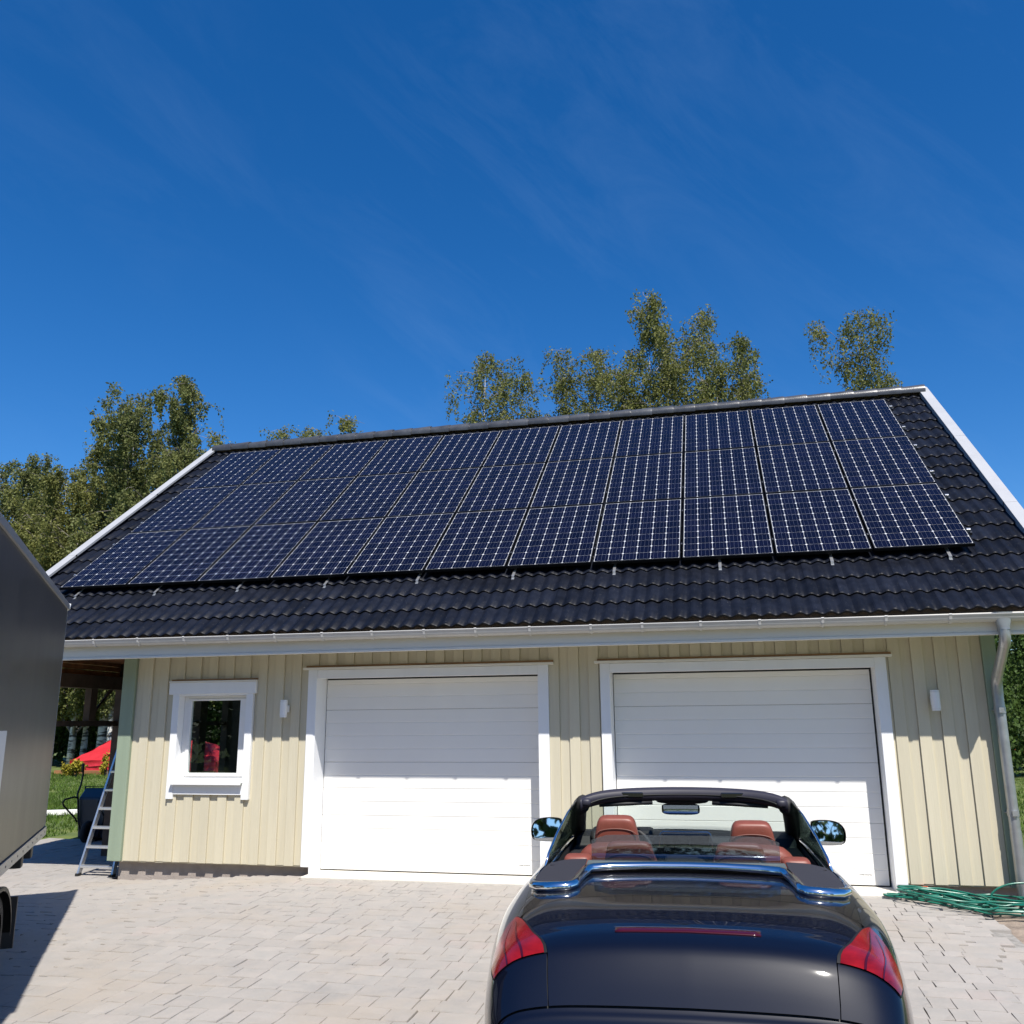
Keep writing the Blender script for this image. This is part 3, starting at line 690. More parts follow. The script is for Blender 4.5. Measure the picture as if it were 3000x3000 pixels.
m = MB(); m.prism([(3.05 + .12, .0015, 1.36 - g0), (3.05, .0015, 1.26 - g0), (3.08, .0015, 1.2 - g0), (3.3, .0015, 1.32 - g0), (3.3, .0015, 1.4 - g0)], (0, .001, 0)); m.build('poster_mark', 'poster_green', tl)
m = MB(); m.tube([(-1.2, -1.0, .45), (0, -1.0, .5), (.2, -1, .5)], .05, 8); m.build('drawbar', 'black_plastic', tl)

# ------------------------------------------------------------------ step ladder
ld = thing('step_ladder', 'aluminium step ladder standing by the green corner board', 'ladder', (1.08, .14, gz(1.1, .14)))
H = 1.95
def lp(sx, t): return Vector((sx * (.235 - .115 * t) + .06 * t, .50 * t, H * t))
for sx in (-1, 1):
    m = MB(); a, c = lp(sx, 0), lp(sx, 1)
    m.hexa([(a.x - .012, a.y - .03, a.z), (a.x + .012, a.y - .03, a.z), (a.x + .012, a.y + .03, a.z), (a.x - .012, a.y + .03, a.z), (c.x - .012, c.y - .03, c.z), (c.x + .012, c.y - .03, c.z), (c.x + .012, c.y + .03, c.z), (c.x - .012, c.y + .03, c.z)]); m.build('stile', 'alu', ld)
    m = MB(); m.box(a.x - .018, a.x + .018, a.y - .036, a.y + .036, -.004, .03); m.build('rubber_foot', 'rubber', ld)
    m = MB(); m.tube([c - Vector((0, 0, .05)), Vector((sx * .25, 1.05, 0))], .016, 8); m.build('rear_leg', 'alu', ld)
for i in range(8):
    t = (.105 + .2155 * i) / H
    if t > .97: break
    a, c = lp(-1, t), lp(1, t); m = MB(); m.box(a.x + .008, c.x - .008, a.y - .04, a.y + .05, a.z - .014, a.z + .014); m.build('tread', 'alu', ld, bevel=.004)
m = MB(); a, c = lp(-1, 1), lp(1, 1); m.box(a.x - .03, c.x + .03, a.y - .08, a.y + .12, H - .02, H + .03); m.build('top_cap', 'black_plastic', ld, bevel=.01)

# ------------------------------------------------------------------ wheelbarrow standing on its nose
wb = thing('wheelbarrow', 'black wheelbarrow stood upright on its nose with handles in the air', 'wheelbarrow', (-1.30, 3.20, -.17), (0, 0, R(8)))
m = MB()
lo = [(-.22, -.10, .06), (.22, -.10, .06), (.30, .22, .0), (-.30, .22, .0)]; hi = [(-.26, -.10, .66), (.26, -.10, .66), (.34, .22, .80), (-.34, .22, .80)]
m.hexa([lo[0], lo[1], lo[2], lo[3], hi[0], hi[1], hi[2], hi[3]]); m.build('tray', 'barrow_tray', wb, bevel=.03)
MB().tube([(-.345, .22, .0), (-.345, .22, .81), (.345, .22, .81), (.345, .22, .0)], .013, 8).build('tray_rim', 'black_plastic', wb, smooth=True)
for sx in (-1, 1):
    MB().tube([(sx * .10, -.13, -.02), (sx * .20, -.14, .30), (sx * .24, -.14, .62), (sx * .27, -.12, .72), (sx * .285, -.02, .85), (sx * .29, .02, 1.0), (sx * .29, .0, 1.16)], .015, 8).build('handle', 'black_plastic', wb, smooth=True)
    MB().tube([(sx * .29, .0, 1.04), (sx * .29, .0, 1.18)], .021, 10).build('grip', 'rubber', wb, smooth=True)
    MB().tube([(sx * .25, -.14, .66), (sx * .27, -.20, .68), (sx * .28, -.44, .66), (sx * .28, -.49, .62), (sx * .28, -.46, .57), (sx * .25, -.16, .36), (sx * .23, -.13, .30)], .014, 8).build('stand', 'black_plastic', wb, smooth=True)
wh = link('wheel', None, wb); wh.location = (0, -.21, .16)
q = MB(); q.tube([(.11 * math.cos(a) * 0 + 0, .125 * math.cos(a), .125 * math.sin(a)) for a in np.linspace(0, 2 * math.pi, 21)[:-1]], .045, 8, closed=True); q.build('tyre', 'tyre', wh, smooth=True)
q = MB(); q.tube([(-.02, 0, 0), (.02, 0, 0)], .09, 14); q.build('rim', 'black_plastic', wh)
MB().tube([(-.10, -.21, .16), (.10, -.21, .16)], .012, 8).build('axle', 'black_plastic', wb)

# ------------------------------------------------------------------ things on the lawn behind, left
pl = thing('white_plank', 'long white plank lying in the grass behind the wheelbarrow', 'plank', (-4.9, 6.9, -.17), (0, 0, R(28)))
MB().box(-1.7, 1.9, -.06, .06, 0, .10).build('plank', 'white_plank', pl, bevel=.006)
tp = thing('tarp_tent', 'low red tarpaulin tent on the lawn beyond the open bay', 'tent', (-13.7, 22.0, -.20), (0, 0, 0))
m = MB()
bt = [(-3.2, 0, 0), (3.2, 0, 0), (3.2, 3.2, 0), (-3.2, 3.2, 0)]; md = [(-3.2, 0, .50), (3.2, 0, .50), (3.2, 3.2, .5), (-3.2, 3.2, .5)]
def gridq(a, b_, c, d, n=14, k=8, j=.035):
    a, b_, c, d = map(Vector, (a, b_, c, d)); return [[(a.lerp(b_, u / n)).lerp(d.lerp(c, u / n), v / k) + Vector((0, random.uniform(-j, j), random.uniform(-j, j))) for u in range(n + 1)] for v in range(k + 1)]
tl_, tr_ = (-2.45, 1.6, 1.32), (1.55, 1.6, 1.22)
m.grid(gridq(bt[0], bt[1], md[1], md[0])); m.grid(gridq(bt[1], bt[2], md[2], md[1])); m.grid(gridq(bt[2], bt[3], md[3], md[2])); m.grid(gridq(bt[3], bt[0], md[0], md[3]))
m.grid(gridq(md[0], md[1], tr_, tl_)); m.grid(gridq(md[2], md[3], tl_, tr_)); m.grid(gridq(md[1], md[2], tr_, tr_)); m.grid(gridq(md[3], md[0], tl_, tl_))
m.build('cover', 'red_tarp', tp, smooth=True, auto=50, fix=False)
for (x, z, w_, h_, a) in ((-.62, .86, .08, .34, .6), (-.35, .66, .30, .10, .35), (.0, .72, .08, .22, .7)):
    m = MB(); yy = 1.6 * (z - .5) / .8
    m.hexa([(x, yy - .05, z - h_ / 2), (x + w_, yy - .05, z - h_ / 2), (x + w_ + a * h_, yy + .6 * h_ - .06, z + h_ / 2), (x + a * h_, yy + .6 * h_ - .06, z + h_ / 2),
            (x, yy - .07, z - h_ / 2), (x + w_, yy - .07, z - h_ / 2), (x + w_ + a * h_, yy + .6 * h_ - .08, z + h_ / 2), (x + a * h_, yy + .6 * h_ - .08, z + h_ / 2)]); m.build('patch', 'white_plank', tp)
sl = thing('timber_edging', 'brown timber sleepers along the foot of the red tent', 'timber edging', (-13.7, 21.4, -.20))
MB().box(-3.4, .0, 0, .2, 0, .16).build('sleeper', 'brown_wood', sl); MB().box(.02, 3.4, 0, .2, 0, .16).build('sleeper', 'brown_wood', sl)

# ------------------------------------------------------------------ garden hose in a heap by the downpipe
pts = []; hr = random.Random(21)
cx_, cy_ = 10.55, -.36; t = 0
ctr = [9.88, 10.08]
path = [(9.80, -.12, .0), (9.83, -.17, .0)]
for k in range(15):
    c0 = hr.uniform(10.25, 10.95); c1 = -.36 + hr.uniform(-.13, .12); ax = hr.uniform(.20, .58); ay = hr.uniform(.07, .24); rt = hr.uniform(-.35, .05); dr = 1
    if k == 2: c0, ax, ay, rt, c1 = 10.32, .46, .11, -.1, -.30
    if k == 9: c0, c1, ax, ay, rt = 10.42, -.56, .30, .13, -.22
    for s in range(16):
        a = 2 * math.pi * s / 16 + math.pi; x, y = ax * math.cos(a), ay * math.sin(a) * dr
        path.append((c0 + x * math.cos(rt) - y * math.sin(rt), c1 + x * math.sin(rt) + y * math.cos(rt), .012 + .006 * k + hr.uniform(0, .014)))
# the last turn stands up against the downpipe
for s in range(9):
    a = math.pi * s / 8; path.append((11.02 - .30 * math.cos(a), -.30 + .05 * s / 8, .05 + .17 * math.sin(a)))
path += [(11.30, -.45, .03), (11.0, -.62, .03), (10.75, -.6, .04)]
# smooth the path
P = [Vector((x, y, 0)) for x, y, z in path]; Z = [p[2] for p in path]; sm = []
for i in range(1, len(P) - 2):
    for q in range(4):
        u = q / 4; p0, p1, p2, p3 = [Vector((P[j].x, P[j].y, Z[j])) for j in (i - 1, i, i + 1, i + 2)]
        v = .5 * ((2 * p1) + (p2 - p0) * u + (2 * p0 - 5 * p1 + 4 * p2 - p3) * u * u + (3 * p1 - p0 - 3 * p2 + p3) * u ** 3)
        v.y = min(v.y, -.08 if v.x > 10.98 else -.02)
        v.z = max(v.z, .006) + gz(v.x, v.y) + .008; sm.append(v)
hs = thing('garden_hose', 'green garden hose heaped on the paving below the downpipe', 'hose', (10.5, -.4, gz(10.5, -.4)))
m = MB(); m.tube([v - hs.location for v in sm], .0092, 8); m.build('tube', 'hose', hs, smooth=True)
m = MB(); c = Vector((10.20, -.06, gz(10.2, 0) + .075)) - hs.location
m.tube([c, c + Vector((.055, .0, .0))], .022, 12); m.build('coupling', 'orange', hs, smooth=True, auto=40)
m = MB(); m.tube([c + Vector((.055, 0, 0)), c + Vector((.15, -.01, -.01))], .012, 10); m.build('spray_nozzle', 'trailer_edge', hs, smooth=True)

# ------------------------------------------------------------------ vegetation
def leaves(P, size, seed, up=.0, asp=.62):
    g = np.random.default_rng(seed); n = len(P); P = np.asarray(P, np.float32)
    d = g.normal(size=(n, 3)); d[:, 2] -= .9; d /= np.linalg.norm(d, axis=1)[:, None]          # leaf axis: hangs
    w = np.cross(d, g.normal(size=(n, 3))); w /= np.linalg.norm(w, axis=1)[:, None]
    s = size * g.uniform(.6, 1.35, n)[:, None]
    a = P; b_ = P + d * s * .45 + w * s * asp * .5; c = P + d * s; e = P + d * s * .45 - w * s * asp * .5
    V = np.stack([a, b_, c, e], 1).reshape(-1, 3); F = np.arange(4 * n).reshape(n, 4); return V, F
def birch(name, label, top, base_xy, crad, crown_z, nl, seed, leafm='birch_leaf', prof=None, dens=1., lsz=.105, lean=(0, 0), trunk_r=None):
    """top = height; crad = widest crown radius; crown_z = lowest leaves; hanging twigs carry the leaves"""
    g = np.random.default_rng(seed); t = thing(name, label, 'tree', (base_xy[0], base_xy[1], -.25), group='birch trees around the garage')
    Hh = top + .25; tr = trunk_r or Hh * .0105
    def axis(f): return np.array([lean[0] * f + .18 * math.sin(3.1 * f + seed) * f, lean[1] * f + .15 * math.sin(4.3 * f + seed * 2) * f, Hh * f])
    m = MB(); fs = np.linspace(0, .93, 15); m.tube([tuple(axis(f)) for f in fs], [max(.006, tr * (1 - f) ** 1.5) for f in fs], 9); 
    tw = MB(); LP = []
    prof = prof or (lambda q: (1 - q) ** (.42 if crown_z > 4 else .34) * min(1, .45 + q * 3) * (.82 + .30 * math.sin(q * 13 + seed)))
    nm = max(8, int(nl * .72))
    for i in range(nm):
        q = (i + g.uniform(0, 1)) / nm; f = crown_z / Hh + (1 - crown_z / Hh) * q * .97
        rad = crad * prof(q) * g.uniform(.35, 1.35); az = i * 2.399 + g.uniform(-.6, .6)
        base = axis(max(.05, f - rad * .8 / Hh)); tip = axis(f) + np.array([math.cos(az) * rad, math.sin(az) * rad, g.uniform(-.05, .45) * rad])
        mid = (base + tip) / 2 + np.array([0, 0, rad * .22])
        bez = lambda u: ((1 - u) ** 2) * base + 2 * u * (1 - u) * mid + u * u * tip
        pts = [bez(u) for u in (0, .25, .5, .75, 1)]
        r0 = max(.014, tr * (1 - f) * .55)
        tw.tube([tuple(p) for p in pts], [r0, r0 * .8, r0 * .6, r0 * .4, .006], 4, cap=False)
        # side shoots, each carrying a clump of hanging strands
        for k in range(max(3, int(2.2 + rad * 1.7))):
            c0 = bez(g.uniform(.35, 1.0)); c1 = c0 + g.normal(size=3) * np.array([.30, .30, .16]) * (.8 + rad * .3)
            tw.tube([tuple(c0), tuple((c0 + c1) / 2 + np.array([0, 0, .08])), tuple(c1)], [.012, .008, .004], 3, cap=False)
            big = g.uniform(.5, 1.5)
            for s_ in range(max(2, int(5.2 * dens * big))):
                p = c0 + (c1 - c0) * g.uniform(.2, 1.15) + g.normal(size=3) * np.array([.13, .13, .07])
                ln = g.uniform(.2, .55) + g.uniform(0, 1.2) * min(1, rad * .5 + .15)
                nlv = int(ln * 27) + 6; dv = g.normal(size=2) * .09; uu = np.sort(g.uniform(0, 1, nlv))
                X = p[0] + dv[0] * uu * ln * 2; Y = p[1] + dv[1] * uu * ln * 2; Zz = p[2] + .10 * np.sin(uu * 2.2) - ln * uu ** 1.3
                LP.append(np.stack([X, Y, Zz], 1) + g.normal(size=(nlv, 3)) * (.030 + .05 * (1 - uu))[:, None])
    LP = np.concatenate(LP); keep = LP[:, 2] > crown_z * .75
    V, F = leaves(LP[keep], lsz, seed + 5)
    m.build('trunk', 'bark', t, smooth=True, fix=False); tw.build('limbs', 'limb', t, smooth=True, fix=False)
    link('crown', npmesh('crown', V, F, leafm), t); return t
def topz(u, v, Y): p = hit(u, v, 1, Y); return p
TREES = [
 # u, v, Y, crad, crown_z, limbs, leaf, dens, label
 (2508, 900, 20, 2.36, 9.0, 54, 'birch_leaf', .95, 'slender birch rising alone behind the right end of the ridge'),
 (2560, 1085, 21, 1.3, 9.5, 26, 'birch_leaf', .8, 'low drooping birch to the right of the lone slender birch'),
 (2335, 1168, 24, 1.77, 9.5, 22, 'birch_leaf', .8, 'low birch top barely showing left of the lone right birch'),
 (1895, 842, 20, 2.54, 9.0, 66, 'birch_leaf', 1.15, 'tallest birch behind the middle of the ridge'),
 (2045, 895, 21.5, 2.0, 9.0, 50, 'birch_leaf', .85, 'tall birch just right of the tallest birch'),
 (2172, 968, 20, 1.12, 9.0, 44, 'birch_leaf', 1.05, 'narrow birch at the right edge of the middle group'),
 (1650, 1012, 20.5, 1.42, 9.0, 42, 'birch_leaf', 1., 'thin pointed birch at the left edge of the middle group'),
 (1745, 1012, 22.5, 1.59, 9.0, 42, 'birch_leaf', 1.0, 'thin birch between the pointed one and the tallest birch'),
 (1815, 1075, 19, 1.71, 9.0, 36, 'birch_leaf', 1.1, 'short bushy birch in front of the tallest birch'),
 (2095, 1060, 18.5, 1.89, 9.0, 36, 'birch_leaf', 1.1, 'short yellowish birch in front of the middle group'),
 (1965, 1000, 22, 2.01, 9.0, 44, 'birch_leaf', 1.1, 'birch filling the gap behind the two tallest ones'),
 (1425, 1034, 20, 1.59, 9.0, 40, 'birch_leaf', .85, 'birch with a tall left tip, left of the middle group'),
 (1470, 1050, 21.5, 1.42, 9.0, 38, 'birch_leaf', .95, 'birch leaning right beside the one with a tall tip'),
 (1535, 1098, 20, 1.77, 9.0, 36, 'birch_leaf', .85, 'spreading birch sloping down towards the ridge'),
 (840, 1262, 20, 0.94, 9.5, 26, 'birch_leaf', 1., 'birch tip above the ridge nearest the left gable'),
 (912, 1247, 20, 1.30, 9.5, 30, 'birch_leaf', 1., 'rounded birch tip in the middle of three over the ridge'),
 (1022, 1226, 20, 0.77, 9.5, 26, 'birch_leaf', 1., 'narrow birch tip right of the two rounded tips over the ridge'),
 (645, 1262, 18, 1.06, 5.0, 34, 'birch_leaf', 1., 'small birch peeping over the top of the left verge'),
 (555, 1085, 24, 3.4, 3.5, 120, 'birch_leaf_dark', 1.2, 'tallest birch of the left group with drooping twigs'),
 (405, 1150, 26, 4.2, 3.0, 120, 'birch_leaf_dark', 1.25, 'broad birch left of the tallest in the left group'),
 (320, 1275, 27, 4.2, 3.0, 110, 'birch_leaf', 1.3, 'yellowish birch in the middle of the left group'),
 (200, 1345, 27, 4.0, 2.6, 100, 'birch_leaf', 1.3, 'low olive birch at the left of the left group'),
 (105, 1320, 29, 3.8, 2.6, 100, 'birch_leaf_dark', 1.3, 'dark birch near the left edge of the photo'),
 (5, 1330, 28, 3.6, 2.6, 90, 'birch_leaf_dark', 1.2, 'dark drooping birch cut by the left edge of the photo'),
]
for i, (u, v, Y, cr, cz_, nl, lm, dn, lab) in enumerate(TREES):
    p = topz(u, v, Y); lx = random.uniform(-.5, .5)
    birch('birch_tree', lab, p.z + .05, (p.x - lx - .18 * math.sin(3.1 + 40 + i * 3) , p.y), cr, cz_, nl, 40 + i * 3, lm, dens=dn, lean=(lx, 0), trunk_r=p.z * .0115, lsz=.092 if cz_ > 4 else .125)
# two birch trunks seen through the open bay
for (u, yb, lab) in ((303, 27, 'thick white birch trunk seen through the open bay'), (252, 28, 'thinner white birch trunk left of the thick one in the bay')):
    p = hit(u, 2110, 1, yb); birch('birch_tree', lab, 11.5 if u > 300 else 10, (p.x, p.y), 2.2, 2.6, 26, int(u), 'birch_leaf_dark', dens=1.0, trunk_r=.27 if u > 300 else .17)
def bush(name, label, c, rx, ry, rz, n, seed, leafm, lsz, cat='bush', group=None, base=None):
    g = np.random.default_rng(seed); t = thing(name, label, cat, (c[0], c[1], c[2]), group=group)
    nc = max(8, int(rx * ry * rz * 10)); cen = g.normal(size=(nc, 3)); cen /= np.linalg.norm(cen, axis=1)[:, None]; cen *= g.uniform(.35, .95, nc)[:, None] ** .6
    cen = cen * np.array([rx, ry, rz]) + np.array([0, 0, rz])
    idx = g.integers(0, nc, n); P = cen[idx] + g.normal(size=(n, 3)) * np.array([rx, ry, rz]) * .17
    P = P[P[:, 2] > .03]
    V, F = leaves(P, lsz, seed + 1, asp=.7); link('foliage', npmesh('foliage', V, F, leafm), t)
    m = MB()
    for k in range(5): q = cen[k]; m.tube([(0.05 * k, 0, 0), (q[0] * .4, q[1] * .4, q[2] * .5), tuple(q)], [.04, .025, .008], 5, cap=False)
    m.build('stems', 'twig', t, smooth=True, fix=False); return t
p = hit(212, 2285, 1, 20.0)
bush('yellow_shrub', 'small yellow shrub growing in front of the red tent', (p.x, p.y, -.2), .36, .3, .42, 1700, 3, 'yellow_leaf', .09)
p = hit(305, 2285, 1, 20.6)
bush('yellow_shrub', 'small ochre shrub beside the tent, right of the yellow one', (p.x, p.y, -.2), .2, .2, .38, 600, 4, 'yellow_leaf', .08)
for i, (x, y, rx, rz, lab) in enumerate(((-17.5, 30, 3.2, 3.4, 'dark green bush left behind the red tent'), (-22.0, 30, 3.6, 3.8, 'big dark bush at the far left behind the lawn'), (-12.5, 31, 3.0, 2.6, 'dark green bush behind the red tent, seen through the window'), (-26.0, 27, 3.2, 4.0, 'tall dark bush farthest left beyond the lawn'))):
    bush('garden_bush', lab, (x, y, -.25), rx, 1.8, rz, 9000, 60 + i, 'hedge_leaf', .17)
for i, (x, y, rx, rz, n_, lab) in enumerate(((15.6, 20.5, 1.25, 2.2, 9000, 'leafy bush right behind the downpipe'), (17.6, 22.5, 1.6, 2.6, 11000, 'tall leafy bush at the right edge of the photo'), (19.5, 26.5, 2.4, 3.3, 11000, 'dark tall bush behind the right edge bushes'), (16.6, 27.5, 1.6, 2.2, 7000, 'dark bush half hidden behind the downpipe'))):
    bush('garden_bush', lab, (x, y, -.22), rx, 1.2, rz, n_, 80 + i, 'hedge_leaf', .13)
bush('hedge', 'long dark hedge closing the garden behind the red tent', (-20, 34, -.25), 17, 1.6, 2.9, 26000, 91, 'hedge_leaf', .34, 'hedge')
bush('hedge', 'tall dark hedge closing the garden at the far right', (24, 33, -.25), 8, 1.6, 2.6, 14000, 92, 'hedge_leaf', .30, 'hedge')
# red cabin glimpsed between the right bushes
cb = thing('red_cabin', 'red cabin with grey roof glimpsed through the right bushes', 'cabin', (21.3, 40, -.3))
MB().box(-3.5, 2.5, 0, 4, 0, 2.7).build('wall', 'red_roof', cb); MB().prism([(-3.8, -.3, 2.65), (-3.8, 2, 4.0), (-3.8, 4.3, 2.65), (-3.8, 4.3, 2.55), (-3.8, 2, 3.9), (-3.8, -.3, 2.55)], (6.6, 0, 0)).build('roof', 'roof_grey', cb)
MB().box(-3.52, -3.38, -.03, .02, .0, 2.6).build('corner_board', 'white_wall', cb); MB().box(-2.2, -1.3, -.03, .0, 1.0, 2.0).build('window', 'white_wall', cb)
# short grass where the lawn shows
g = np.random.default_rng(9); PT_ = []
for (x0, x1, y0, y1, n_) in ((-9.5, -2.4, 3.4, 14, 26000), (-19, -6, 13, 22, 16000), (12.7, 19, 4, 21, 16000)):
    PT_.append(np.stack([g.uniform(x0, x1, n_), g.uniform(y0, y1, n_), np.full(n_, -.19)], 1))
P = np.concatenate(PT_); n_ = len(P); a = g.uniform(0, 2 * math.pi, n_); h = g.uniform(.04, .11, n_); w_ = .012 + h * .06
dx = np.stack([np.cos(a), np.sin(a), a * 0], 1); ti = P + np.stack([g.normal(size=n_) * .03, g.normal(size=n_) * .03, h], 1)
V = np.stack([P - dx * w_[:, None], P + dx * w_[:, None], ti], 1).reshape(-1, 3); F = np.arange(3 * n_).reshape(n_, 3)
tag(link('grass', npmesh('grass', V, F, 'grass')), 'short green grass of the lawn around the garage', 'grass', kind='stuff')
# shrubbery and trees of the plot across the yard (behind the viewpoint) which glossy paint mirrors
LV, LF, lo_ = [], [], 0
for i, (x, y, rx, rz) in enumerate(((-14, -30, 5, 6.2), (-4, -34, 5, 6.8), (6, -33, 5, 6.0), (15, -35, 5.5, 7.0), (25, -31, 5, 6.4), (33, -22, 4, 6.5), (-22, -20, 4.5, 5.5))):
    g = np.random.default_rng(200 + i); cen = g.normal(size=(60, 3)); cen /= np.linalg.norm(cen, axis=1)[:, None]; cen = cen * np.array([rx, 3, rz]) * .8 + np.array([x, y, rz])
    P = cen[g.integers(0, 60, 6000)] + g.normal(size=(6000, 3)) * np.array([rx, 3, rz]) * .17; V, F = leaves(P, .4, 300 + i, asp=.7); LV.append(V); LF.append(F + lo_); lo_ += len(V)
tag(link('wood', npmesh('wood', np.concatenate(LV), np.concatenate(LF), 'hedge_leaf')), 'mass of green trees across the yard, mirrored in the car', 'wood', kind='stuff')

# ------------------------------------------------------------------ the convertible
car = thing('convertible_car', 'dark blue convertible car with open top and brown leather seats', 'car', (8.266, -4.918, gz(8.3, -4.9) + .0), (R(1.2), 0, .0515))
car.location.z = -.195
# stations from tail to nose; every row runs from the centre line out and down to the sill
ST_ = [
 (-1.075, [(0, .53), (.26, .528), (.46, .524), (.58, .518), (.65, .508), (.70, .49), (.72, .46), (.72, .40), (.69, .32), (.62, .26)]),
 (-1.06, [(0, .615), (.28, .613), (.50, .608), (.63, .598), (.71, .582), (.755, .555), (.775, .50), (.775, .41), (.75, .31), (.68, .24)]),
 (-1.01, [(0, .70), (.29, .697), (.52, .69), (.66, .675), (.745, .652), (.80, .61), (.825, .54), (.825, .43), (.80, .31), (.72, .23)]),
 (-.95, [(0, .80), (.30, .796), (.53, .784), (.675, .762), (.765, .73), (.825, .672), (.852, .575), (.853, .45), (.83, .31), (.75, .22)]),
 (-.885, [(0, .886), (.30, .881), (.535, .866), (.68, .842), (.772, .803), (.838, .735), (.868, .605), (.870, .46), (.85, .31), (.77, .21)]),
 (-.82, [(0, .920), (.30, .914), (.54, .898), (.685, .872), (.777, .832), (.848, .755), (.882, .625), (.885, .47), (.865, .31), (.785, .205)]),
 (-.72, [(0, .942), (.30, .936), (.545, .918), (.69, .890), (.782, .850), (.856, .772), (.893, .64), (.898, .475), (.877, .31), (.80, .20)]),
 (-.55, [(0, .958), (.30, .953), (.55, .936), (.70, .910), (.795, .868), (.870, .79), (.908, .65), (.915, .48), (.895, .31), (.82, .20)]),
 (-.30, [(0, .970), (.30, .966), (.56, .953), (.715, .930), (.82, .888), (.895, .805), (.933, .66), (.94, .49), (.92, .32), (.85, .20)]),
 (.0, [(0, .980), (.30, .977), (.57, .967), (.735, .948), (.845, .903), (.92, .815), (.946, .67), (.947, .50), (.93, .33), (.86, .20)]),
 (.20, [(0, .985), (.30, .982), (.575, .974), (.745, .955), (.855, .908), (.92, .815), (.944, .67), (.944, .50), (.93, .33), (.86, .20)]),
 (.50, [(0, .985), (.30, .983), (.58, .975), (.752, .957), (.858, .908), (.912, .81), (.932, .67), (.932, .50), (.92, .33), (.86, .20)]),
 (1.2, [(0, .985), (.30, .983), (.59, .975), (.765, .955), (.862, .90), (.908, .80), (.925, .67), (.925, .50), (.915, .33), (.86, .20)]),
 (1.9, [(0, .99), (.30, .985), (.60, .965), (.77, .94), (.865, .88), (.915, .79), (.932, .66), (.935, .50), (.925, .33), (.86, .20)]),
 (2.6, [(0, .93), (.30, .925), (.60, .90), (.77, .87), (.868, .82), (.925, .75), (.945, .64), (.945, .50), (.93, .33), (.86, .20)]),
 (3.2, [(0, .83), (.30, .825), (.58, .80), (.74, .77), (.83, .73), (.885, .67), (.91, .59), (.91, .48), (.89, .33), (.82, .20)]),
 (3.55, [(0, .73), (.28, .72), (.52, .70), (.66, .67), (.74, .63), (.79, .58), (.81, .52), (.81, .44), (.79, .32), (.72, .20)]),
 (3.72, [(0, .58), (.25, .57), (.45, .56), (.55, .54), (.61, .52), (.65, .49), (.66, .46), (.66, .40), (.64, .32), (.58, .22)]),
]
SY = np.array([s[0] for s in ST_]); SP = np.array([s[1] for s in ST_])
SP[:, :, 0] *= np.interp(SY, [-1.01, -.95, -.885, -.82, -.72, -.55, -.4], [.95, .952, .957, .962, .973, .988, 1])[:, None]          # (n,10,2)
def cub(xs, ys, x):
    # Hermite through the points with finite-difference slopes limited against overshoot
    i = int(np.clip(np.searchsorted(xs, x) - 1, 0, len(xs) - 2)); h = xs[i + 1] - xs[i]; t = (x - xs[i]) / h
    def sl(k):
        if k == 0: return (ys[1] - ys[0]) / (xs[1] - xs[0])
        if k == len(xs) - 1: return (ys[-1] - ys[-2]) / (xs[-1] - xs[-2])
        a = (ys[k] - ys[k - 1]) / (xs[k] - xs[k - 1]); b_ = (ys[k + 1] - ys[k]) / (xs[k + 1] - xs[k]); h0, h1 = xs[k] - xs[k - 1], xs[k + 1] - xs[k]
        return (a * h1 + b_ * h0) / (h0 + h1)
    m0, m1 = sl(i), sl(i + 1)
    return (2 * t ** 3 - 3 * t * t + 1) * ys[i] + (t ** 3 - 2 * t * t + t) * h * m0 + (-2 * t ** 3 + 3 * t * t) * ys[i + 1] + (t ** 3 - t * t) * h * m1
TK = np.arange(10.)
def body(y, t, off=0.):
    col = np.stack([cub(SY, SP[:, k], y) for k in range(10)]); p = cub(TK, col, t)
    q = np.array([p[0], y, p[1]])
    if off:
        e = 1e-3; y2 = min(max(y, -1.07), 3.7); t2 = min(max(t, .002), 8.99)
        a = body(y2 + e, t2) - body(y2 - e, t2); c = body(y2, t2 + e) - body(y2, t2 - e); n_ = np.cross(a, c); n_ /= np.linalg.norm(n_)
        q = q + n_ * off * (1 if (np.dot(n_, np.array([q[0], 0, q[2] - .5])) > 0) else -1)
    return q
def mir(m):
    k = len(m.v); m.v += [(-x, y, z) for x, y, z in m.v]; m.f += [tuple(k + i for i in f[::-1]) for f in list(m.f)]; m.m += list(m.m); return m
def patch(y0, y1, t0, t1, ny, ntt, off=0., both=True):
    m = MB(); m.grid([[body(y, t, off) for t in np.linspace(t0, t1, ntt)] for y in np.linspace(y0, y1, ny)])
    return mir(m) if both else m
def bpart(name, mats, m, auto=None):
    me_fix = m.build(name, mats, car, smooth=True, fix=True, auto=auto); return me_fix
GP = .004
def weld(o):
    bm = bmesh.new(); bm.from_mesh(o.data); bmesh.ops.remove_doubles(bm, verts=bm.verts, dist=.0008); bmesh.ops.recalc_face_normals(bm, faces=bm.faces); bm.to_mesh(o.data); bm.free()
    o.data.polygons.foreach_set('use_smooth', [True] * len(o.data.polygons)); return o
def sides(name, m, mt='car_paint'):
    a = MB(); a.v, a.f, a.m = [(-x, y, z) for x, y, z in m.v], [f[::-1] for f in m.f], list(m.m)
    weld(m.build(name, mt, car, smooth=True)); weld(a.build(name, mt, car, smooth=True))
# under-skin in black shows only in the shut lines
m = patch(-1.065, 3.71, 0, 9, 60, 26, -.012); m.f = [f for f in m.f if not (min(abs(m.v[i][0]) for i in f) < .735 and .26 < sum(m.v[i][1] for i in f) / 4 < 1.86 and sum(m.v[i][2] for i in f) / 4 > .8)]; m.m = [0] * len(m.f)
weld(bpart('under_skin', 'car_gap', m))
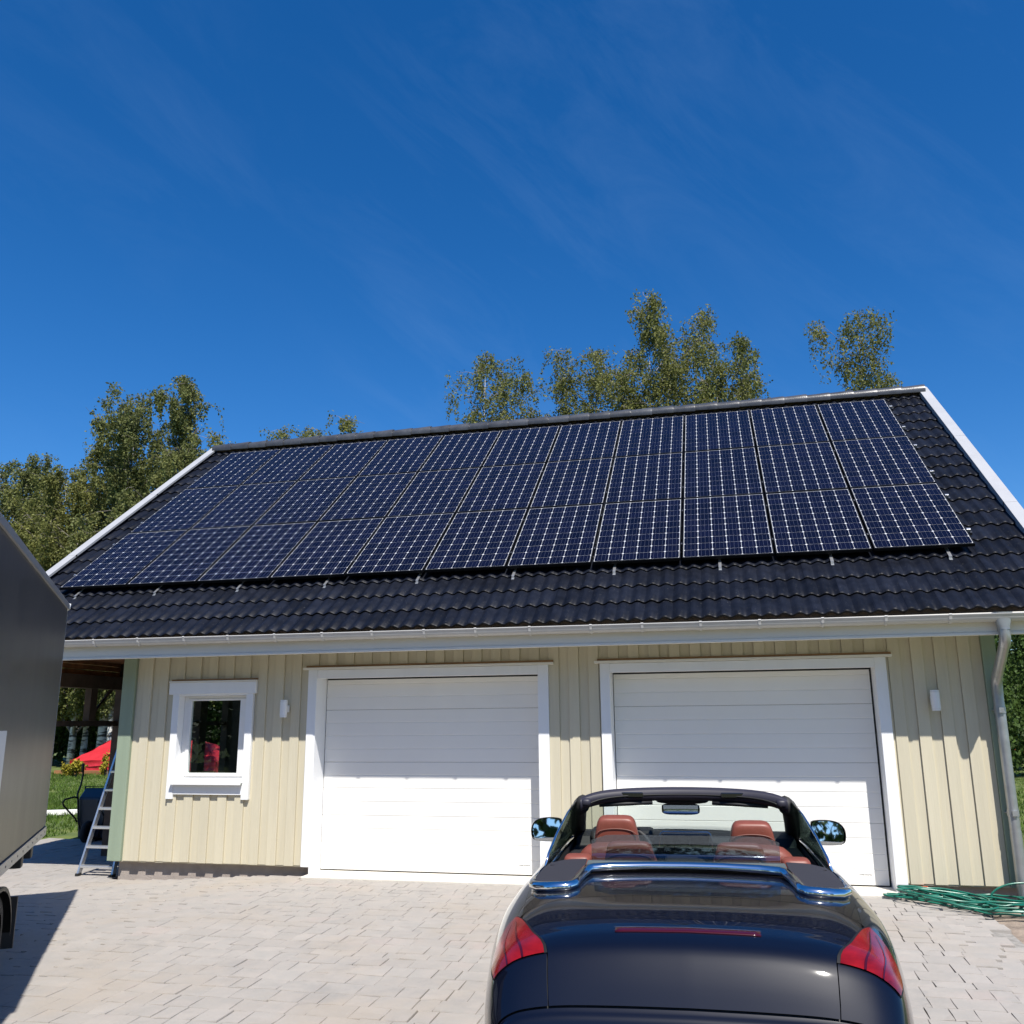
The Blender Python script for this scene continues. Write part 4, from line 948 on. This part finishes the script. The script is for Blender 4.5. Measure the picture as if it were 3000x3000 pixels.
# tail lamp outline in body coordinates (y, inner edge, outer edge)
ys = np.linspace(-.44, -.885, 14)
inn = [3.74, 3.58, 3.44, 3.33, 3.24, 3.16, 3.08, 3.00, 2.92, 2.82, 2.70, 2.58, 2.50, 2.46]; out = [3.80, 4.05, 4.28, 4.45, 4.60, 4.74, 4.86, 4.93, 5.02, 5.04, 5.04, 5.0, 4.94, 4.85]
# boot lid: from its curved front edge to the tail
m = MB(); rowsP = []
YR = -1.005
def lid_front(t): return -.275 - .16 * (min(t, 3.5) / 3.4) ** 3
def lid_edge(y): return float(np.interp(-y, [-.2, .40, .44] + [-v for v in ys] + [1.2], [3.45, 3.50, 3.62] + [a - .10 for a in inn] + [2.36]))
for k in range(44):
    u = k / 43; row = []
    for tt in np.linspace(0, 1, 24):
        te = 3.42; yf = lid_front(tt * te); y = YR + (yf - YR) * u; row.append(body(y, min(tt * te, tt * lid_edge(y))))
    rowsP.append(row)
m.grid(rowsP); weld(bpart('boot_lid', 'car_paint', mir(m)))
# rear wings, bumper
m = MB(); rowsP = []
for y in np.linspace(-1.005, .60, 60):
    te = lid_edge(y) + .03 if y < -.44 else 3.45; rowsP.append([body(y, t) for t in np.linspace(te, 9, 34)])
m.grid(rowsP); sides('rear_wing', m)
m = patch(-1.075, -1.010, 0, 9, 10, 40); weld(bpart('rear_bumper', 'car_paint', m))
m = MB(); m.grid([[(x * s_, -1.074, .53 - (.53 - .26) * k / 4) for x in np.linspace(-.72, .72, 10)] for k, s_ in enumerate((.0, .96, 1, .96, .86))]); bpart('bumper_face', 'car_paint', m)
m = MB(); m.box(-.27, .27, -1.086, -1.0762, .345, .465); m.build('plate_recess', 'black_plastic', car, bevel=.01)
# deck between the boot lid and the cockpit
m = MB(); rowsP = []
for k in range(16):
    u = k / 15; rowsP.append([body(lid_front(t) + .006 + (.24 - lid_front(t) - .006) * u, t) for t in np.linspace(0, 3.44, 26)])
m.grid(rowsP); weld(bpart('deck', 'car_paint', mir(m)))
# doors, front wings, bonnet, nose
sides('door', patch(.606, 1.995, 2.9, 9, 26, 30, both=False))
sides('front_wing', patch(2.003, 3.56, 2.9, 9, 24, 30, both=False))
m = MB(); m.grid([[body(y, t) for t in np.linspace(0, 2.88, 16)] for y in np.linspace(1.93, 3.56, 20)]); weld(bpart('bonnet', 'car_paint', mir(m)))
weld(bpart('front_bumper', 'car_paint', patch(3.566, 3.72, 0, 9, 8, 34)))
MB().box(-.66, .66, 3.60, 3.715, .24, .575).build('nose', 'car_paint', car, bevel=.03)
# third brake light: thin dark red bar let into the boot lid
def strip(y0, y1, x0, x1, off, n=14, k=3):
    m = MB(); R_ = []
    def t_of(y, x):
        lo, hi = 0, 6
        for _ in range(26):
            md_ = (lo + hi) / 2
            if body(y, md_)[0] < abs(x): lo = md_
            else: hi = md_
        return lo
    for j in range(k + 1):
        y = y0 + (y1 - y0) * j / k; row = []
        for i in range(n + 1):
            x = x0 + (x1 - x0) * i / n; q = body(y, t_of(y, x), off); row.append((q[0] if x >= 0 else -q[0], q[1], q[2]))
        R_.append(row)
    m.grid(R_); return m
bl = strip(-.788, -.748, -.298, .298, .004, 20, 3); o = bl.build('third_brake_light', 'lamp_dark', car, smooth=True)
sl_ = o.modifiers.new('s', 'SOLIDIFY'); sl_.thickness = .006
o = strip(-.746, -.742, -.302, .302, .003, 20, 1).build('brake_light_trim', 'silver', car, smooth=True)
# tail lamps wrap round the corners
def lamp(inner, outer, ys, off, name, mt):
    m = MB(); m.grid([[body(y, a + (c - a) * k / 8, off) for k in range(9)] for y, a, c in zip(ys, inner, outer)]); o = weld(mir(m).build(name, mt, car, smooth=True)); return o
m = MB(); m.grid([[body(y, a - .09 + (c - a + .19) * k / 8, .0025) for k in range(9)] for y, a, c in zip(ys, inn, out)]); sides('lamp_seal', m, 'car_gap')
m = MB(); m.grid([[body(y, a + (c - a) * k / 8, .006) for k in range(9)] for y, a, c in zip(ys, inn, out)])
rl = MB(); rl.v = list(m.v); rl.f = list(m.f); rl.m = list(m.m); weld(rl.build('tail_lamp', 'lamp_red', car, smooth=True))
ll = MB(); ll.v = [(-x, y, z) for x, y, z in m.v]; ll.f = [f[::-1] for f in m.f]; ll.m = list(m.m); weld(ll.build('tail_lamp', 'lamp_red', car, smooth=True))
for (f0, f1, mt_) in ((.30, .34, 'lamp_dark'), (.62, .65, 'lamp_dark')):
    m = MB(); m.grid([[body(y, a + (c - a) * f, .0085) for f in (f0, (f0 + f1) / 2, f1)] for y, a, c in list(zip(ys, inn, out))[2:]]); sides('lamp_bar', m, mt_)
# bright strip round the back of the cockpit: straight in the middle, stepping back at the sides
half = [(0, .285, 1.012), (.20, .280, 1.011), (.38, .262, 1.008), (.485, .235, 1.004), (.512, .21, 1.0), (.53, .10, .992), (.545, -.03, .984), (.553, -.10, .980), (.575, -.128, .976), (.66, -.118, .968), (.72, -.085, .963), (.765, -.02, .960), (.785, .07, .958), (.792, .20, .957), (.793, .36, .957)]
rad = [.026, .026, .026, .026, .026, .024, .024, .026, .029, .031, .029, .023, .017, .012, .007]
pth = [(-x, y, z) for x, y, z in half[::-1]] + half[1:]; rr2 = rad[::-1] + rad[1:]
MB().tube(pth, [(r_ * .9, r_ * 1.15) for r_ in rr2], 12).build('chrome_strip', 'chrome', car, smooth=True)
# folded-roof cover: black cloth pads at the sides, grey shelf in the middle
for sx in (1, -1):
    m = MB(); o_ = [(.53, .24, .996), (.545, .10, .989), (.565, -.085, .978), (.66, -.085, .970), (.73, -.03, .965), (.768, .06, .961), (.776, .20, .960), (.775, .40, .962), (.755, .52, .968), (.66, .55, .985), (.54, .50, .997)]
    m.prism([(sx * x, y, z) for x, y, z in o_], (0, 0, .012)); m.build('roof_cover_pad', 'fabric_black', car, bevel=.006)
m = MB(); m.prism([(-.53, .30, .99), (.53, .30, .99), (.53, .42, 1.0), (-.53, .42, 1.0)], (0, 0, .016)); m.build('rear_shelf', 'shelf_grey', car, bevel=.006)
# cockpit tub
m = MB()
m.poly([(-.74, .44, .30), (.74, .44, .30), (.74, 1.86, .30), (-.74, 1.86, .30)])
m.poly([(-.74, .44, .30), (.74, .44, .30), (.74, .42, .985), (-.74, .42, .985)]); m.poly([(-.74, 1.86, .30), (.74, 1.86, .30), (.74, 1.88, .93), (-.74, 1.88, .93)])
for sx in (-1, 1): m.poly([(sx * .74, .44, .30), (sx * .74, 1.86, .30), (sx * .745, 1.88, .95), (sx * .735, .42, .955)])
m.build('cabin_tub', 'interior_black', car)
for sx in (-1, 1):
    m = MB(); m.box(min(sx * .60, sx * .735), max(sx * .60, sx * .735), .60, 1.72, .45, .935); m.build('door_card', 'interior_black', car, bevel=.03)
    m = MB(); m.box(min(sx * .575, sx * .66), max(sx * .575, sx * .66), .72, 1.35, .70, .80); m.build('armrest', 'leather', car, bevel=.03)
# dashboard, screen, wheel
def sph(name, mt, c, r3, parent=None, e=.6, n=18, m_=12, rot=None, shear=0):
    g_ = []
    for i in range(m_ + 1):
        ph = -math.pi / 2 + math.pi * i / m_; row = []
        for j in range(n + 1):
            th_ = 2 * math.pi * j / n; f_ = lambda v: (abs(v) ** e) * (1 if v >= 0 else -1)
            x, y, z = f_(math.cos(ph)) * f_(math.cos(th_)), f_(math.cos(ph)) * f_(math.sin(th_)), f_(math.sin(ph))
            x *= 1 - shear * z
            row.append((x * r3[0], y * r3[1], z * r3[2]))
        g_.append(row)
    q = MB(); q.grid(g_); o = q.build(name, mt, parent or car, smooth=True); o.location = c
    weld(o)
    if rot: o.rotation_euler = rot
    return o
m = MB(); m.prism([(-.72, 1.50, .70), (-.72, 1.50, .93), (-.72, 1.56, .985), (-.72, 1.70, 1.00), (-.72, 1.92, .985), (-.72, 1.92, .60), (-.72, 1.60, .55)], (1.44, 0, 0)); m.build('dashboard', 'interior_black', car, bevel=.02)
m = MB(); m.prism([(-.62, 1.47, .97), (-.62, 1.53, 1.03), (-.62, 1.70, 1.035), (-.62, 1.74, .99)], (.42, 0, 0)); m.build('instrument_hood', 'interior_black', car, bevel=.03)
m = MB(); m.box(-.14, .165, 1.472, 1.498, .90, 1.018); m.build('screen', 'screen', car, bevel=.008)
MB().tube([(-.165, 1.466, .915), (-.15, 1.466, 1.018), (-.135, 1.466, 1.030), (.155, 1.466, 1.030), (.17, 1.466, 1.018), (.185, 1.466, .915)], .007, 8).build('screen_trim', 'silver', car, smooth=True)
m = MB(); m.prism([(-.13, .70, .45), (-.13, .70, .72), (-.13, 1.30, .78), (-.13, 1.52, .90), (-.13, 1.56, .50)], (.26, 0, 0)); m.build('centre_console', 'interior_black', car, bevel=.02)
sw = link('steering_wheel', None, car); sw.location = (-.385, 1.30, .90); sw.rotation_euler = (R(66), 0, 0)
MB().tube([(.185 * math.cos(a), .185 * math.sin(a), 0) for a in np.linspace(0, 2 * math.pi, 33)[:-1]], .017, 10, closed=True).build('rim', 'interior_black', sw, smooth=True)
for a in (0, math.pi, -math.pi / 2): MB().tube([(0, 0, -.03), (.18 * math.cos(a), .18 * math.sin(a), 0)], [.03, .012], 8).build('spoke', 'silver', sw, smooth=True)
MB().tube([(0, 0, -.06), (0, 0, .01)], .07, 16).build('hub', 'interior_black', sw, smooth=True, auto=40)
# seats
def seat(x, y, name, lab, zt_, wd, front):
    s = link(name, None, car); s.location = (x, y, 0); s['label'] = lab
    if front:
        sph('backrest', 'leather', (0, -.02, .74), (.255, .085, .33), s, .55, rot=(R(14), 0, 0)); sph('cushion', 'leather', (0, .28, .46), (.25, .28, .09), s, .5)
        h = sph('headrest', 'leather', (0, -.03, zt_ - .105), (wd, .055, .108), s, .36, 30, 20, shear=.16, rot=(R(8), 0, 0))
        # seam across the back of the headrest
        MB().tube([(wd * .93 * math.sin(a) * 1.0, -.089 - .004 * math.cos(a), zt_ - .125 + .060 * math.cos(a) ** .5) for a in np.linspace(-1.45, 1.45, 15)], .0032, 6).build('seam', 'leather_dark', s, smooth=True)
        sph('shoulder', 'leather', (0, .0, zt_ - .26), (.22, .07, .07), s, .5)
        for k in (-1, 1): MB().tube([(k * .06, -.03, zt_ - .3), (k * .06, -.03, zt_ - .1)], .008, 8).build('post', 'silver', s)
    else:
        sph('backrest', 'leather', (0, .06, .74), (.27, .08, .24), s, .5, rot=(R(10), 0, 0)); sph('cushion', 'leather', (0, .28, .46), (.27, .22, .09), s, .5)
        sph('headrest', 'leather', (0, .0, zt_ - .075), (wd, .045, .082), s, .36, 28, 16, shear=.12)
        MB().tube([(wd * .9 * math.sin(a), -.047, zt_ - .105 + .05 * math.cos(a) ** .5) for a in np.linspace(-1.45, 1.45, 13)], .003, 6).build('seam', 'leather_dark', s, smooth=True)
seat(-.392, .84, 'front_seat', 'brown leather front seat on the left', 1.203, .128, True)
seat(.392, .84, 'front_seat', 'brown leather front seat on the right', 1.180, .128, True)
seat(-.300, .50, 'rear_seat', 'brown leather rear seat on the left', 1.098, .137, False)
seat(.300, .50, 'rear_seat', 'brown leather rear seat on the right', 1.098, .137, False)
for sx in (-1, 1):
    s = link('side_trim', None, car); s.location = (sx * .605, .60, .965)
    sph('pad', 'leather', (0, 0, .0), (.078, .07, .052), s, .45); m = MB(); m.box(-.052, .052, -.082, -.060, -.06, .026); m.build('speaker_grille', 'black_gloss', s, bevel=.012)
# wind deflector pane
m = MB(); P = []
for x in np.linspace(-.505, .505, 13): P.append((x, .405, 1.152 - .03 * (abs(x) / .505) ** 12))
m.prism([(-.505, .405, 1.012)] + P + [(.505, .405, 1.012)], (0, .005, 0)); m.build('wind_deflector', 'windstop_glass', car)
# windscreen frame
hd = []
for x in np.linspace(-.640, .640, 33):
    u = x / .640; hd.append((x, 1.30 - .09 * u * u - .035 * u ** 6, 1.322 - .022 * u * u - .034 * u ** 8))
sec_h = [(-.040, -.012), (-.022, .004), (.02, .008), (.055, -.012), (.058, -.060), (.01, -.078), (-.03, -.072), (-.046, -.045)]
for _ in range(1): sec_h = [q_ for i_ in range(len(sec_h)) for q_ in ((.75 * sec_h[i_][0] + .25 * sec_h[(i_ + 1) % len(sec_h)][0], .75 * sec_h[i_][1] + .25 * sec_h[(i_ + 1) % len(sec_h)][1]), (.25 * sec_h[i_][0] + .75 * sec_h[(i_ + 1) % len(sec_h)][0], .25 * sec_h[i_][1] + .75 * sec_h[(i_ + 1) % len(sec_h)][1]))]
m = MB(); m.grid([[(x, y + a, z + c) for a, c in sec_h + sec_h[:1]] for x, y, z in hd]); m.poly([(hd[0][0], hd[0][1] + a, hd[0][2] + c) for a, c in sec_h]); m.poly([(hd[-1][0], hd[-1][1] + a, hd[-1][2] + c) for a, c in sec_h])
m.build('header_rail', 'header_black', car, smooth=True, auto=45)
MB().tube([(x * .94, y - .040, z - .036) for x, y, z in hd], .006, 6).build('header_seal', 'car_gap', car, smooth=True)
for sx in (-1, 1):
    m = MB(); m.box(min(sx * .245, sx * .385), max(sx * .245, sx * .385), 1.225, 1.268, 1.268, 1.302); m.build('roof_latch', 'black_gloss', car, bevel=.006)
    MB().tube([(sx * .625, 1.175, 1.238), (sx * .665, 1.30, 1.20), (sx * .70, 1.55, 1.095), (sx * .735, 1.86, .975)], [(.055, .046), (.055, .048), (.058, .050), (.065, .05)], 10, up=(0, 0, 1)).build('windscreen_pillar', 'interior_black', car, smooth=True)
    sph('pillar_cap', 'header_black', (sx * .605, 1.17, 1.245), (.034, .04, .026), None, .7)
    m = MB(); m.tube([(sx * .53, 1.245, 1.222), (sx * .19, 1.285, 1.236)], [(.015, .03)] * 2, 10, up=(0, 0, 1)); m.build('sun_visor', 'interior_black', car, smooth=True)
    # raised side window
    gl = [(sx * .775, .53, .965), (sx * .765, .62, 1.03), (sx * .735, .80, 1.125), (sx * .695, 1.02, 1.215), (sx * .660, 1.18, 1.262), (sx * .700, 1.45, 1.16), (sx * .745, 1.80, .985), (sx * .775, 1.80, .955)]
    m = MB(); m.prism(gl, (sx * .004, 0, 0)); m.build('side_window', 'side_glass', car)
    MB().tube([(sx * .782, .515, .958), (sx * .773, .60, 1.018), (sx * .745, .76, 1.106), (sx * .705, .98, 1.200), (sx * .667, 1.16, 1.258)], [.008, .008, .0075, .006, .006], 8).build('window_edge', 'chrome' , car, smooth=True)
    MB().tube([(sx * .790, .36, .955), (sx * .785, .55, .955), (sx * .795, 1.2, .955), (sx * .80, 1.85, .945)], .008, 8).build('belt_strip', 'black_gloss', car, smooth=True)
    # door handle
    m = MB(); m.tube([(sx * .915, .78, .79), (sx * .945, .82, .79), (sx * .945, .98, .795), (sx * .915, 1.02, .795)], .014, 8); m.build('door_handle', 'car_paint', car, smooth=True)
    # outside mirror
    mr = link('outside_mirror', None, car); mr.location = (sx * .955, 1.85, .995)
    sg = sx
    sec = [(-.10, .048), (-.085, .062), (.0, .066), (.075, .055), (.112, .020), (.112, -.035), (.09, -.058), (.0, -.062), (-.075, -.060), (-.102, -.03)]
    for _ in range(2): sec = [q_ for i_ in range(len(sec)) for q_ in ((.75 * sec[i_][0] + .25 * sec[(i_ + 1) % len(sec)][0], .75 * sec[i_][1] + .25 * sec[(i_ + 1) % len(sec)][1]), (.25 * sec[i_][0] + .75 * sec[(i_ + 1) % len(sec)][0], .25 * sec[i_][1] + .75 * sec[(i_ + 1) % len(sec)][1]))]
    sec = [(sg * a * 1.06, z * 1.28 - .006) for a, z in sec]
    q = MB(); q.grid([[(a * k, y_, z * k) for a, z in sec + sec[:1]] for y_, k in ((-.035, 1.0), (-.02, 1.03), (.03, .95), (.075, .72), (.10, .3))]); q.poly([(a * .3, .10, z * .3) for a, z in sec]); q.build('housing', 'black_gloss', mr, smooth=True, auto=50)
    q = MB(); q.poly([(a * .90, -.026, z * .88) for a, z in sec]); o = q.build('mirror_glass', 'mirror', mr); o.rotation_euler = (R(-7), 0, 0)
    q = MB(); q.prism([(sg * -.085, -.040, -.082), (sg * .085, -.040, -.080), (sg * .105, -.040, -.056), (sg * .08, -.040, -.064), (sg * -.085, -.040, -.056)], (0, .02, 0)); q.build('lower_trim', 'silver', mr)
    MB().tube([(sg * -.085, .03, -.05), (sg * -.16, .02, -.065), (sg * -.19, .0, -.07)], [.022, .018, .016], 8).build('arm', 'black_gloss', mr, smooth=True)
# windscreen
m = MB(); A_ = []
for k in range(9):
    u = k / 8; A_.append([((.60 + .12 * u) * x, (1.31 - .10 * x * x) + (1.93 - 1.31 + .08 * (1 - x * x) + .02 * x * x) * u - .0, 1.262 - .03 * x * x - .28 * u) for x in np.linspace(-1, 1, 15)])
m.grid(A_); m.build('windscreen', 'car_glass', car, smooth=True)
rv = link('rear_view_mirror', None, car); rv.location = (-.012, 1.46, 1.176)
sph('housing', 'black_gloss', (0, 0, 0), (.125, .018, .036), rv, .45); MB().tube([(0, .01, .02), (0, .05, .09)], .014, 8).build('stem', 'interior_black', rv, smooth=True)
MB().box(-.112, .112, -.0205, -.0185, -.026, .026).build('mirror_glass', 'mirror', rv)
sph('sensor_pod', 'interior_black', (0, 1.40, 1.236), (.17, .09, .018), None, .7)
# wheels
for (y, sx) in ((0, -1), (0, 1), (2.855, -1), (2.855, 1)):
    wh = link('wheel', None, car); wh.location = (sx * .80, y, .335)
    q = MB(); q.grid([[(sx * a, r_ * math.cos(g_), r_ * math.sin(g_)) for g_ in np.linspace(0, 2 * math.pi, 37)] for a, r_ in ((-.12, .24), (-.12, .30), (-.10, .332), (.10, .335), (.135, .31), (.14, .245))]); q.build('tyre', 'tyre', wh, smooth=True)
    q = MB(); q.grid([[(sx * a, r_ * math.cos(g_), r_ * math.sin(g_)) for g_ in np.linspace(0, 2 * math.pi, 37)] for a, r_ in ((.135, .25), (.12, .235), (.06, .22), (.06, .001))]); q.build('rim_barrel', 'alu_dark', wh, smooth=True)
    for k in range(10):
        a = 2 * math.pi * k / 10; MB().tube([(sx * .125, .05 * math.cos(a), .05 * math.sin(a)), (sx * .13, .235 * math.cos(a), .235 * math.sin(a))], [.02, .014], 6).build('spoke', 'alu', wh)
    q = MB(); q.tube([(sx * .143, 0, 0), (sx * .1435, 0, 0)], .37, 36); o = q.build('wheel_arch', 'car_gap', car); o.location = (sx * .795, y, .345)
S.render.engine = 'CYCLES'
